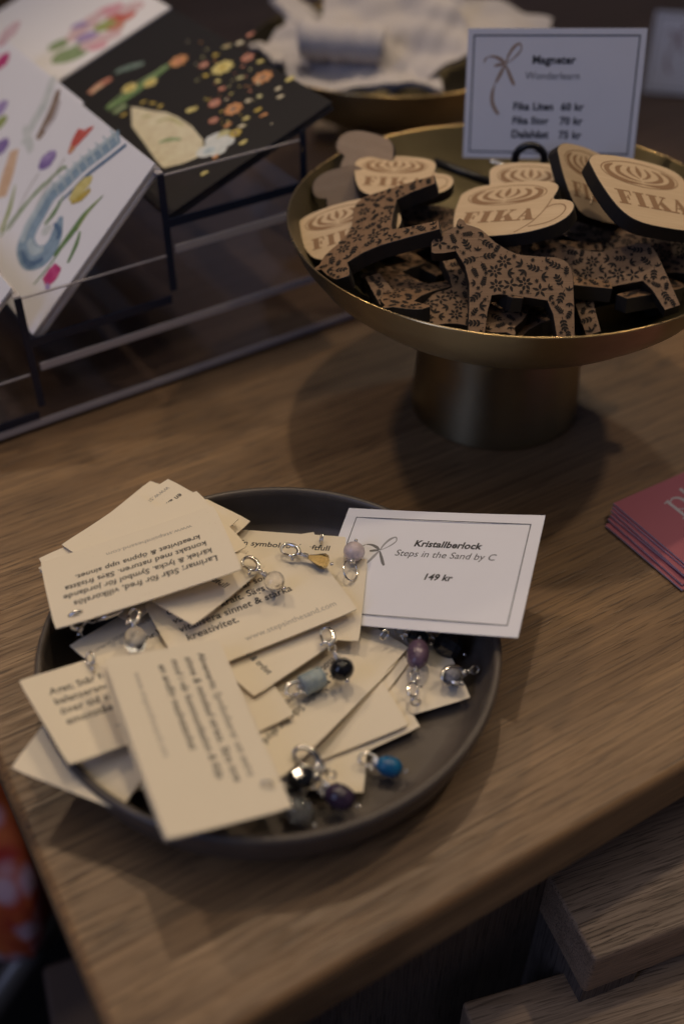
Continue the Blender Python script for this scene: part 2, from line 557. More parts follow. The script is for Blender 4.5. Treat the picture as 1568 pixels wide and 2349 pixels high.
# things seen past the left edge of the table
def lumpy(name, cx, cy, cz, sx, sy, sz, m, seed):
    rnd = random.Random(seed)
    mb = MB(); nu, nv = 36, 24
    ph = [rnd.uniform(0, 6.28) for _ in range(6)]
    vs, fs = [], []
    for j in range(nv+1):
        th = pi*j/nv
        for i in range(nu):
            a = 2*pi*i/nu
            k = 1 + .10*sin(3*a+ph[0]+2*th) + .07*sin(5*a+ph[1]) * sin(2*th+ph[2]) + .05*sin(9*a+ph[3]+4*th)
            sq = lambda v: math.copysign(abs(v)**.55, v)
            vs.append((cx + sx*k*sq(sin(th))*sq(cos(a)) if abs(sin(th)) > 1e-6 else cx, cy + sy*k*sq(sin(th))*sq(sin(a)) if abs(sin(th)) > 1e-6 else cy, cz + sz*sq(cos(th))*k))
    for j in range(nv):
        for i in range(nu):
            fs.append((j*nu+i, (j+1)*nu+i, (j+1)*nu+(i+1) % nu, j*nu+(i+1) % nu))
    mb.add(vs, fs, 0, True)
    return mb.obj(name, m)
RED = mat('red_patterned_cotton', (0.4, 0.03, 0.02), 0.8)
t = NT(RED)
vo = t.n('TexVoronoi', Scale=1.0); t.l(t.coords((34, 34, 34), (.3,.5,.2)), vo.inputs['Vector'])
n1 = t.noise(t.coords((20, 20, 20)), 1.0, 3, .6, 1.0)
c1 = t.ramp(n1, [(0.36, (0.46, 0.030, 0.014)), (0.56, (0.68, 0.15, 0.03))])
c2 = t.mix(t.ramp(vo.outputs['Distance'], [(0.22, (.75,)*3), (0.50, (0,)*3)]), c1, (0.66, 0.50, 0.56))
t.l(c2, t.b.inputs['Base Color'])
p = at(20, 1950, -.30)
tag(lumpy('cloth_bag', p.x-.054, p.y+.042, -.34, .085, .080, .065, RED, 3), 'red cloth bag with white flowers below the left edge of the table', 'bag')
mb = MB(); rounded_slab(mb, -.12, .12, -.1, .1, -.74, -.46, .004)
p = at(25, 1960, -.46)
bx = mb.obj('storage_crate', mat('black_crate', (0.014, 0.012, 0.011), .6)); bx.location = (p.x-.02, p.y+.01, 0); bx.rotation_euler = (0,0,.5)
tag(bx, 'black storage crate standing on the floor under the red cloth bag', 'crate')
p = at(150, 2260, -.33)
mb = MB(); rounded_slab(mb, -.02, .16, -.2, .0, -.74, -.33, .004)
bx = mb.obj('cardboard_box', mat('brown_board', (0.085, 0.058, 0.047), .7)); bx.location = (p.x, p.y+.02, 0); bx.rotation_euler = (0,0,.35)
tag(bx, 'plain brown box on the floor at the bottom left beside the table', 'box')
p = at(15, 2290, -.40)
mb = MB(); mb.tube([(p.x-.10, p.y-.12, -.47), (p.x+.06, p.y+.10, -.36), (p.x+.08, p.y+.13, -.345)], .012, 12)
tag(mb.obj('metal_rail', mat('grey_metal', (0.16, 0.15, 0.14), .4, .6)), 'slanting grey metal rail at the bottom left corner', 'rail')

# ------------------------------------------------------------------ grey tray
TX, TYY = -.031, .305
tray = empty('serving_tray', (TX, TYY, 0)); tag(tray, 'round taupe grey ceramic tray holding the cream charm cards', 'tray')
mb = MB()
mb.lathe([(.0001,.0005),(.080,.0005),(.0865,.0012),(.0915,.0048),(.0955,.0115),(.0982,.020),(.0993,.0268),(.0993,.0288),(.0984,.0303),(.0970,.0304),(.0960,.0295),(.0956,.027),(.0940,.019),(.0915,.0125),(.0875,.0085),(.082,.0072),(.0001,.007)], 128)
mb.obj('tray_dish', TRAYM, tray)

# ------------------------------------------------------------------ cream cards
CW, CH, CT = .082, .048, .00042
def bend_fn(bend):
    bx, by, tw = bend
    return lambda x, y: bx*((x/(CW/2))**2) + by*((y/(CH/2))**2) + tw*(x/(CW/2))*(y/(CH/2))
def sheet(w, h, th, fn, nx=14, ny=8, r=.0012):
    mb = MB(); vs = []
    for k in (1, 0):
        for j in range(ny+1):
            for i in range(nx+1):
                x, y = -w/2 + w*i/nx, -h/2 + h*j/ny
                if i in (0, nx) and j in (0, ny):
                    x -= math.copysign(r*.3, x); y -= math.copysign(r*.3, y)
                vs.append((x, y, fn(x, y) - (0 if k else th)))
    N = (nx+1)*(ny+1); fs = []
    for j in range(ny):
        for i in range(nx):
            a = j*(nx+1)+i
            fs.append((a, a+1, a+nx+2, a+nx+1)); fs.append((N+a, N+a+nx+1, N+a+nx+2, N+a+1))
    for i in range(nx):
        fs.append((N+i, N+i+1, i+1, i)); b = ny*(nx+1)+i; fs.append((b, b+1, N+b+1, N+b))
    for j in range(ny):
        a, b = j*(nx+1), (j+1)*(nx+1)
        fs.append((a, b, N+b, N+a)); fs.append((a+nx, N+a+nx, N+b+nx, b+nx))
    mb.add(vs, fs, 0, False)
    return mb
SITE = 'www.stepsinthesand.com'
def para(*lines): return lines
CARDS = {
 'L': ((-.0898,.3342,.0453),(.080,.094,3.506),(.0004,-.0016,.0006)),
 'M1': ((-.0929,.3571,.0352),(-.004,-.016,4.045),(.0006,0,0)),
 'N': ((-.0869,.3588,.0300),(.003,-.003,4.10),(0,0,0)),
 'N2': ((-.0960,.3632,.0320),(.012,-.08,4.2),(0,0,0)),
 'O': ((-.0905,.3489,.0375),(-.002,.004,3.75),(0,0,0)),
 'T': ((-.0795,.3513,.0310),(0,0,-.562),(0,0,0)),
 'S': ((-.0815,.3468,.0370),(-.05,.005,-.645),(0,.0008,0)),
 'P': ((-.0411,.3527,.0250),(0,0,-.109),(.0006,0,0)),
 'P2': ((-.0461,.3450,.0220),(0,0,.287),(0,0,0)),
 'Q': ((-.0311,.3352,.0250),(.079,-.011,-.096),(0,0,0)),
 'R': ((-.0405,.3214,.0310),(.02,.02,.510),(.0005,0,0)),
 'Y': ((-.0468,.3203,.0272),(-.05,.03,-.815),(.0004,0,0)),
 'Z': ((-.0187,.2840,.0200),(-.03,-.11,4.085),(.0006,0,0)),
 'AA': ((-.0122,.2812,.0120),(.002,0,-1.648),(0,0,0)),
 'BB': ((-.0145,.2728,.0118),(.02,-.03,.477),(0,0,0)),
 'BB2': ((-.0195,.2742,.0140),(.015,-.03,.427),(0,0,0)),
 'D1': ((-.0173,.3168,.0168),(.008,.012,-.668),(0,0,0)),
 'D2': ((-.0170,.3070,.0150),(.010,.020,-.580),(0,0,0)),
 'E': ((.0088,.2953,.0120),(.028,-.059,.299),(0,0,0)),
 'U': ((-.0715,.3142,.0260),(-.068,.116,.828),(0,0,0)),
 'W': ((-.0829,.2748,.0315),(.024,.195,.614),(.0012,0,0)),
 'X': ((-.0901,.2677,.0262),(.048,.050,1.201),(0,0,0)),
 'V2': ((-.0577,.2448,.0418),(-.230,.087,-1.135),(.0006,0,0)),
 'V': ((-.0557,.2435,.0448),(-.230,.087,-1.156),(.0010,.0004,0)),
 'G': ((-.0668,.2664,.0248),(.003,-.005,.545),(0,0,0)),
}
mm = .001
def std(l1, l2, l3, l4, w=(62, 62, 62, 62)):
    r = []
    for i, (s_, w_) in enumerate(zip((l1, l2, l3, l4), w)):
        if s_: r.append((s_, -33*mm, (11.6-5.7*i)*mm, w_*mm, 'B' if False else 'I'))
    r.append((SITE, -17*mm, -14.6*mm, 37*mm, 'W'))
    return r
CTEXT = {
 'L': [('Larimar; Står för fred, villkorslös', -33*mm, 11.4*mm, 64*mm, 'I'), ('kärlek & lycka. Symbol för jordande', -32*mm, 5.9*mm, 66.5*mm, 'I'),
       ('kontakt med naturen. Sägs frisätta', -31*mm, .4*mm, 64*mm, 'I'), ('kreativitet & öppna upp sinnet.', -29.5*mm, -5.1*mm, 57*mm, 'I'), (SITE, -28*mm, -14.4*mm, 40*mm, 'W')],
 'M1': [('mod i vår kommunikation', -36.5*mm, -5.2*mm, 46*mm, 'I'), ('en andlig medvetenhet', -36.5*mm, -11.5*mm, 40*mm, 'I'), (SITE, -36.5*mm, -20*mm, 46*mm, 'W')],
 'V': [('Akvamarin; Symboliserar ett extra', -36*mm, 13*mm, 60*mm, 'I'), ('sinne & minskad stress. Sägs inge', -35*mm, 7.3*mm, 60*mm, 'I'),
       ('mod i vår kommunikation & följa', -35*mm, 1.6*mm, 57*mm, 'I'), ('en andlig medvetenhet', -33.5*mm, -4.1*mm, 41*mm, 'I'), (SITE, -32*mm, -14.6*mm, 40*mm, 'W')],
 'W': std('Agat; Står för jordande', 'balanserande kraft som', 'över tid sägs ge hjälp', 'emotstående energi', (46, 46, 44, 42)),
 'R': [('Citrin; Symboliserar sol &', -34*mm, 11.4*mm, 52*mm, 'I'), ('värmande kraft. Sägs', -33.5*mm, 5.6*mm, 44*mm, 'I'), ('vitalisera sinnet & stärka', -33*mm, -.2*mm, 54*mm, 'I'), ('kreativitet.', -32*mm, -6*mm, 24*mm, 'I'), (SITE, -10*mm, -17.5*mm, 44*mm, 'W')],
 'P': [('En symbol för kraftfull', -10*mm, 13.5*mm, 44*mm, 'I')],
 'S': [('Står för kraft, betydelsefull', -18*mm, 2*mm, 54*mm, 'I')],
 'Z': [('Svart turmalin; Står för skydd', -24*mm, 6*mm, 58*mm, 'I'), ('mot stress & oro. Sägs ge', -24*mm, 0, 50*mm, 'I'), (SITE, -10*mm, -14*mm, 37*mm, 'W')],
 'U': [('En sten för hjärtat & rätt', -33*mm, 2*mm, 50*mm, 'I'), ('väg i livet', -33*mm, -4*mm, 20*mm, 'I'), (SITE, -36*mm, 12*mm, 44*mm, 'W')],
 'BB': [('Chrysokoll; Står för', -8*mm, 14*mm, 38*mm, 'I')],
 'Y': [('Rosenkvarts; Står för', -34*mm, 12*mm, 40*mm, 'I'), ('kärlek & tröst', 12*mm, -12*mm, 24*mm, 'I')],
 'AA': [('Onyx; Sägs ge styrka', -34*mm, -10*mm, 38*mm, 'I')],
}
CLAB = {
 'L': 'cream card with the upside down Larimar text, topmost at the left back of the tray',
 'M1': 'cream card whose web address runs slanting just behind the Larimar card',
 'N': 'cream card showing a bare corner pointing right, behind the Larimar card',
 'N2': 'cream card of which a thin strip shows at the far left behind the Larimar card',
 'O': 'cream card showing only a small corner left of the Larimar card',
 'T': 'cream card corner sticking out from beneath the front edge of the Larimar card',
 'S': 'cream card with a downward corner overlapping the Citrin text card, under the clear round bead',
 'P': 'cream card starting En symbol, under the golden teardrop charm',
 'P2': 'cream card almost hidden behind the En symbol card',
 'Q': 'cream card overlapping the white price card, under the rose quartz charm',
 'R': 'cream card reading vitalisera sinnet and stärka in the middle of the pile',
 'Y': 'nearly blank cream card pointing a corner down, left of the round black bead',
 'Z': 'cream card reading Står för skydd under the blue grey cylinder bead',
 'AA': 'cream card hanging down beside the bright blue bead',
 'BB': 'cream card with the word Chrysokoll half covered, right of the pile front',
 'BB2': 'cream card just above the Chrysokoll card with its corner pointing right',
 'D1': 'cream card whose corner points right at the amethyst bead, upper of two',
 'D2': 'cream card whose corner points right at the amethyst bead, lower of two',
 'E': 'rightmost cream card in the tray, beneath the grey silver charm',
 'U': 'cream card pointing a corner left under the oval clear quartz charm',
 'W': 'cream card with the Agat text at the left of the tray',
 'X': 'blank cream card hanging over the tray rim beneath the Agat card',
 'V2': 'cream card showing as a thin strip right under the Akvamarin card',
 'V': 'large blurred cream card with the Akvamarin text, nearest to the viewer',
 'G': 'end of a cream card between the Akvamarin card and the blue grey cylinder bead',
}
for k, (loc, rot, bend) in CARDS.items():
    fn = bend_fn(bend)
    o = sheet(.056 if k == 'T' else CW, CH, CT, fn).obj('info_card', CREAM)
    o.location = loc; o.rotation_euler = rot
    tag(o, CLAB[k], 'card', 'cream gemstone cards heaped in the tray')
    if k in CTEXT:
        ink = Ink(.00005, 1e-6)
        site = Ink(.00005, 1e-6)
        for (s_, x, y, w_, sty) in CTEXT[k]:
            if sty == 'W': site.text(s_, x, y, w_, mi=0)
            elif k in ('V',) and s_.startswith('Akva'): 
                ink.text('Akvamarin;', x, y, w_*.31, shear=.12, bold=.022); ink.text(s_[11:], x+w_*.335, y, w_*.665, shear=.12)
            else: ink.text(s_, x, y, w_, shear=.12, bold=.018)
        if ink.mb.v: ink.bend(fn); ink.obj('printed_text', INK_SOFT if k != 'L' else INK, o)
        if site.mb.v: site.bend(fn); site.obj('printed_address', INK_GREY, o)

# ------------------------------------------------------------------ price cards
def border(ink, w, h, ins, lw, mi=0):
    x, y = w/2-ins, h/2-ins
    for (a, b, c, d) in ((-x, x, y-lw, y), (-x, x, -y, -y+lw), (-x, -x+lw, -y+lw, y-lw), (x-lw, x, -y+lw, y-lw)):
        ink.mb.add([(a, c, ink.z), (b, c, ink.z), (b, d, ink.z), (a, d, ink.z)], [(0,1,2,3)], mi)
def bow(ink, x, y, s, mi=0, mi2=0):
    P = lambda a: [(x+u*s, y+v*s) for u, v in a]
    # right loop, left loop, right tail, long curling left tail
    ink.stroke(P([(0,0),(.06,.22),(.2,.45),(.36,.55),(.42,.42),(.34,.28),(.18,.13),(.02,.02)]), [s*.03,s*.06,s*.085,s*.05,s*.035,s*.05,s*.03,s*.02], mi)
    ink.stroke(P([(-.02,.02),(-.14,.12),(-.32,.2),(-.5,.2)]), [s*.05,s*.1,s*.07,s*.03], mi2)
    ink.stroke(P([(-.52,.19),(-.6,.12),(-.62,.03)]), [s*.03,s*.05,s*.02], mi)
    ink.stroke(P([(-.03,0),(-.16,-.01),(-.32,-.04)]), [s*.05,s*.09,s*.06], mi2)
    ink.stroke(P([(0,-.02),(.1,-.22),(.2,-.42),(.28,-.56)]), [s*.04,s*.09,s*.1,s*.06], mi2)
    ink.stroke(P([(-.02,-.02),(-.12,-.22),(-.22,-.42),(-.27,-.52)]), [s*.04,s*.1,s*.08,s*.025], mi)
    ink.stroke(P([(-.28,-.54),(-.34,-.78),(-.33,-1.02),(-.24,-1.22),(-.13,-1.36)]), [s*.02,s*.09,s*.1,s*.1,s*.08], mi2)
KW, KH = .0970, .0681
kfn = lambda x, y: .0007*(x/(KW/2))**2
K = sheet(KW, KH, .0004, kfn, r=0).obj('price_card', WHITE); K.location = (.0386,.3430,.0330); K.rotation_euler = (.164,-.235,-.329)
tag(K, 'white price card reading Kristallberlock, leaning on the grey tray', 'price card')
KS = KW/.094
def kink(fn):
    i = Ink(); fn(i); i.bend(kfn); return i
kink(lambda i: border(i, KW, KH, .0055, .00045)).obj('printed_border', INK_LINE, K)
kink(lambda i: i.text('Kristallberlock', .0065*KS, .0122*KS, .0315*KS, align='CENTER', shear=.18, bold=.034)).obj('printed_title', INK, K)
kink(lambda i: i.text('149 kr', .0065*KS, -.0062*KS, .0128*KS, align='CENTER', shear=.18, bold=.034)).obj('printed_price', INK, K)
kink(lambda i: i.text('Steps in the Sand by C', .0065*KS, .0062*KS, .0465*KS, align='CENTER', shear=.2)).obj('printed_maker', INK_SOFT, K)
kink(lambda i: bow(i, -.0245*KS, .0085*KS, .0155, 0, 1)).obj('printed_bow', [GREYINK, GREYINK2], K)

MW, MH = .0972, .0692
def price_sign(loc, rot, label):
    o = sheet(MW, MH, .0006, lambda x, y: 0, 2, 2, 0).obj('price_card', WHITE)
    o.location = loc; o.rotation_euler = rot
    tag(o, label, 'price card')
    i = Ink(); border(i, MW, MH, .0032, .0008); i.obj('printed_border', INK_LINE, o)
    return o
M = price_sign((.1184,.6047,.1496), (1.304,-.058,-.186), 'upright white price card reading Magneter, standing in the front brass bowl')
MS = MW/.1056
i = Ink(); i.text('Magneter', 0, .0180*MS, .0258*MS, align='CENTER', bold=.036); i.obj('printed_title', INK, M)
for n_, (a, b) in enumerate((('Fika Liten', '60 kr'), ('Fika Stor', '70 kr'), ('Dalahäst', '75 kr'))):
    y = (-.0085 - n_*.0082)*MS; i = Ink()
    i.text(a, -.0228*MS, y, (.0243, .0222, .0228)[n_]*MS, align='LEFT', bold=.036); i.text(b, .0062*MS, y, .0138*MS, align='LEFT', bold=.036)
    i.obj('printed_price_line', INK, M)
i = Ink(); i.text('Wonderlearn', -.0005*MS, .0092*MS, .0325*MS, align='CENTER'); i.obj('printed_maker', INK_SOFT, M)
i = Ink(); bow(i, -.0290*MS, .0175*MS, .0212*MS); i.obj('printed_bow', GOLDINK, M)

# ------------------------------------------------------------------ brass bowls
def brass_stand(name, loc, sr, sz, label):
    t = empty(name, loc); tag(t, label, 'brass stand')
    P = [(.0001,.0718),(.040,.0721),(.060,.0738),(.078,.0782),(.094,.0862),(.1065,.0970),(.1148,.1085),(.1191,.1188),(.1196,.1198)]
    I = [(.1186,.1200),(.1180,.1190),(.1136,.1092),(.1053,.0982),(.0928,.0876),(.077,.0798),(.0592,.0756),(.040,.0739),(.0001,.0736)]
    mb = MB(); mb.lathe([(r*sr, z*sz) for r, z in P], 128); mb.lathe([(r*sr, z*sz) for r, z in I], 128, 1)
    mb.obj('bowl', [BRASS, BRASS_IN_SHADE], t)
    mb = MB(); mb.lathe([(.1196*sr,.1198*sz),(.1194*sr,.1202*sz),(.1190*sr,.1203*sz),(.1186*sr,.1200*sz)], 128); mb.obj('rim', BRASS_RIM, t)
    mb = MB(); mb.lathe([(.0001,0),(.0480*sr,0),(.0490*sr,.0006),(.0492*sr,.002),(.0486*sr,.010),(.0470*sr,.030),(.0455*sr,.052),(.0447*sr,.064),(.0444*sr,.0719*sz),(.02*sr,.0717*sz)], 96)
    mb.obj('pedestal', BRASS, t)
    return t
BX, BY = .0905, .5185
brass_stand('pedestal_bowl', (BX, BY, 0), 1, 1, 'aged brass pedestal bowl holding the wooden magnets')
brass_stand('pedestal_bowl', (.037, .80, .0035), .88, .93, 'blurred brass pedestal bowl at the back heaped with white paper')

# sign holder
hold = empty('sign_holder', (.112, .592, .082)); tag(hold, 'small black ring clip holding the Magneter card in the brass bowl', 'sign holder')
def local(o, p): return Vector(p) - o.location
rc = at(1214, 366, .1245)
fw = Vector((.9, -.43, 0)).normalized() if False else Vector((cos(-.2), sin(-.2), 0))
mb = MB(); pts = []
for k in range(28):
    a = 2*pi*k/28
    for d in (0,): pts.append(local(hold, rc + fw*(.0082*cos(a)) + Vector((0,0,.0082*sin(a)))))
mb.tube(pts, .0022, 10, True); mb.obj('clip_ring', BLACKM, hold)
a, b = at(995, 372, .112), at(1135, 424, .104)
mb = MB(); mb.tube([local(hold, a), local(hold, b)], .0026, 10); mb.obj('base_bar', BLACKM, hold)
mb = MB(); mb.tube([local(hold, rc - Vector((0,0,.008))), local(hold, rc - Vector((0,-.004,.042)))], .0018, 8); mb.obj('stem', BLACKM, hold)
a, b = at(1128, 372, .118), at(1160, 382, .116)
mb = MB()
for k in range(5): 
    q = a.lerp(b, k/4); mb.ball(local(hold, q), .0016, nu=10, nv=6)
mb.obj('screw', SILVER, hold)

# ------------------------------------------------------------------ wooden magnets
WALN = wood('engraved_plywood', (0.165, 0.092, 0.047), (0.27, 0.155, 0.080), (0.11, 0.058, 0.03), 0.6, 3.0, 0.35)
BIRCH = wood('birch_plywood', (0.55, 0.40, 0.245), (0.70, 0.535, 0.345), (0.45, 0.31, 0.18), 0.6, 3.2, 0.3)
BACKW = wood('brown_plywood_back', (0.36, 0.255, 0.165), (0.47, 0.35, 0.24), (0.17, 0.11, 0.07), 0.7, 3.0, 0.3)
BURNT = mat('laser_burnt_edge', (0.014, 0.011, 0.010), 0.6)
ENG = mat('dark_laser_engraving', (0.010, 0.006, 0.004), 0.9)
ENG2 = mat('brown_laser_engraving', (0.27, 0.155, 0.078), 0.8)
HORSE = [(-33,17.8),(-32.8,12.6),(-31.5,11.8),(-26.8,12),(-21.4,13),(-17.2,5.5),(-15.2,-3.4),(-15.3,-16.4),(-15.9,-32),(-8.2,-32),(-6.5,-17.8),(-4.5,-9.6),(-1,-9.2),(8,-10.2),(20.7,-12.3),(23.2,-19),(25,-32),(33,-32),(33.2,-16),(33,0),(32.4,4),(31,6.6),(28.8,8.6),(25,9.9),(20,10.2),(10.4,11),(6.5,12),(3,13.7),(-3,17.8),(-7.3,22.5),(-10,24.8),(-12.8,26),(-16.5,27.2),(-18,29.6),(-19.6,30.4),(-20.6,29),(-21.4,26),(-26.8,23.5),(-31.7,19.8)]
HORSE = [(x*mm, y*mm) for x, y in HORSE]
def pdist(p, poly):
    d = 1e9; ins = False
    n = len(poly)
    for i in range(n):
        a, b = poly[i-1], poly[i]
        if (a[1] > p[1]) != (b[1] > p[1]) and p[0] < (b[0]-a[0])*(p[1]-a[1])/(b[1]-a[1])+a[0]: ins = not ins
        vx, vy = b[0]-a[0], b[1]-a[1]
        t_ = max(0, min(1, ((p[0]-a[0])*vx+(p[1]-a[1])*vy)/(vx*vx+vy*vy+1e-15)))
        d = min(d, sqrt((p[0]-a[0]-t_*vx)**2+(p[1]-a[1]-t_*vy)**2))
    return d if ins else -d
def motif(ink, kind, x, y, a, r):
    if kind == 'flower':
        n = 7
        for k in range(n): ink.leaf(x+cos(a+2*pi*k/n)*r*.24, y+sin(a+2*pi*k/n)*r*.24, a+2*pi*k/n, r*.78, r*.22)
        ink.ell(x, y, r*.17, r*.17, n=8)
    elif kind == 'star5':
        for k in range(5): ink.leaf(x+cos(a+2*pi*k/5)*r*.1, y+sin(a+2*pi*k/5)*r*.1, a+2*pi*k/5, r*.95, r*.2)
    elif kind == 'sprig':
        c, d = cos(a), sin(a)
        ink.stroke([(x-c*r, y-d*r), (x, y), (x+c*r*.7, y+d*r*.7)], r*.09, n=2)
        for q in (-.55, -.1, .35):
            for sg in (1, -1): ink.leaf(x+c*r*q, y+d*r*q, a+sg*.8, r*.66, r*.165)
        ink.leaf(x+c*r*.62, y+d*r*.62, a, r*.5, r*.2)
    elif kind == 'fern':
        c, d = cos(a), sin(a)
        ink.stroke([(x-c*r, y-d*r), (x, y), (x+c*r*.9, y+d*r*.9)], r*.08, n=2)
        for q in (-.7, -.42, -.14, .14, .42):
            for sg in (1, -1): ink.leaf(x+c*r*q, y+d*r*q, a+sg*.9, r*.48*(1-.25*q), r*.11)
    elif kind == 'pair':
        for k in (-.85, 0, .85): ink.leaf(x-cos(a)*r*.5, y-sin(a)*r*.5, a+k, r*1.3, r*.22)
    elif kind == 'aster':
        for k in range(6): ink.leaf(x, y, a+k*pi/3, r, r*.22)
    else: ink.ell(x, y, r*.6, r*.6, n=7)
def engrave_horse(seed):
    rnd = random.Random(seed)
    ink = Ink(.00004, 1.2e-6)
    placed = []
    for kind, r, n in (('flower', 3.7, 4), ('star5', 3.7, 3), ('sprig', 3.7, 12), ('fern', 3.4, 8), ('pair', 2.8, 30), ('sprig', 2.6, 20), ('star5', 2.3, 4), ('pair', 2.0, 30), ('aster', 1.2, 22), ('dot', .5, 12)):
        r *= mm
        for _ in range(n):
            for _try in range(60):
                p = (rnd.uniform(-.033, .033), rnd.uniform(-.032, .030))
                if pdist(p, HORSE) < r*.80+.0003: continue
                if any((p[0]-q[0])**2+(p[1]-q[1])**2 < ((r+q[2])*.84)**2 for q in placed): continue
                placed.append((p[0], p[1], r)); motif(ink, kind, p[0], p[1], rnd.uniform(0, 6.28), r); break
    return ink
HT = .0075
mbh = MB(); mbh.prism(HORSE, -HT, 0, 0, 1, .00025)
def make_horse(seed):
    o = mbh.obj('horse_magnet', [WALN, BURNT])
    engrave_horse(seed).obj('engraved_flowers', ENG, o)
    return o
hp = [make_horse(11), make_horse(23)]
MAGS = {
 'H1': ((.0780,.4638,.1140),(.596,-.035,-.058),1.047),
 'HA': ((.0160,.5000,.1205),(-.330,-.090,1.56),1.06),
 'HB': ((.1283,.4818,.1050),(.465,-.291,.145),.98),
 'C1': ((.0816,.5148,.1242),(.190,-.274,-.449),1.186),
 'C2': ((.1010,.5409,.1220),(.378,-.032,-.146),.98),
 'C3': ((.1330,.5400,.1260),(.751,.432,.539),1.031),
 'C4': ((.1551,.5099,.1353),(.277,.276,.222),1.270),
 'C5': ((.0280,.5591,.1220),(.134,-.034,-.148),.99),
 'C6': ((-.0014,.5154,.1120),(.248,-.295,.032),.98),
}
def under(px, py, z, yaw, tilt=(0,0), sc=1.02, off=(0,0)):
    p = at(px, py, z); return ((p.x+off[0], p.y+off[1], z), (tilt[0], tilt[1], yaw), sc)
HPOS = [
 ('H1', MAGS['H1'], 'upright brown flower engraved horse magnet in the middle front of the brass bowl'),
 ('HA', MAGS['HA'], 'sideways brown horse magnet with legs to the right, at the left of the brass bowl'),
 ('HB', MAGS['HB'], 'brown flower engraved horse magnet leaning behind the middle one, nearest the right rim'),
 ('HD', under(1376, 556, .1065, 1.50, (.05,.03), 1.02, (-.0335,-.0275)), 'brown horse magnet half buried under the front cup magnet, only its legs showing'),
 ('HE', under(1030, 500, .1060, 2.75, (-.10,.06)), 'brown horse magnet in shade lying flat under the left end of the front cup magnet'),
 ('HF', under(935, 655, .0990, 2.2, (.10,.20)), 'brown horse magnet at the bottom of the pile below the sideways horse'),
 ('HG', under(1035, 695, .0985, 3.5, (-.25,.10)), 'brown horse magnet upside down below the left of the middle horse'),
 ('HH', under(1330, 660, .0880, .4, (.10,-.10)), 'brown horse magnet deep in the bowl beneath the right hand horse'),
 ('HI', under(1150, 560, .0840, 4.6, (.0,.0)), 'brown horse magnet lying flat on the bowl bottom behind the middle horse'),
 ('HK', under(1190, 715, .0885, 2.0, (-.1,.05)), 'brown horse magnet lying in the shade behind the legs of the middle horse'),
 ('HL', under(1450, 625, .0920, 5.2, (-.1,-.2)), 'brown horse magnet in the shade at the right inside of the bowl'),
 ('HM', under(1400, 548, .1010, .35, (.05,-.05)), 'brown horse magnet lying flat below the big FIKA cup at the right'),
 ('HN', under(1540, 575, .1030, 1.3, (-.05,-.30)), 'brown horse magnet under the big FIKA cup against the right wall of the bowl'),
 ('HJ', under(930, 560, .0900, .9, (.1,.12)), 'brown horse magnet in deep shade at the left inside of the bowl'),
]
for n_, (k, (loc, rot, scl), lab) in enumerate(HPOS):
    o = hp[n_] if n_ < 2 else copy_tree(hp[n_ % 2])
    o.location = loc; o.rotation_euler = rot; o.scale = (scl,)*3
    tag(o, lab, 'magnet', 'horse shaped wooden magnets in the bowl')

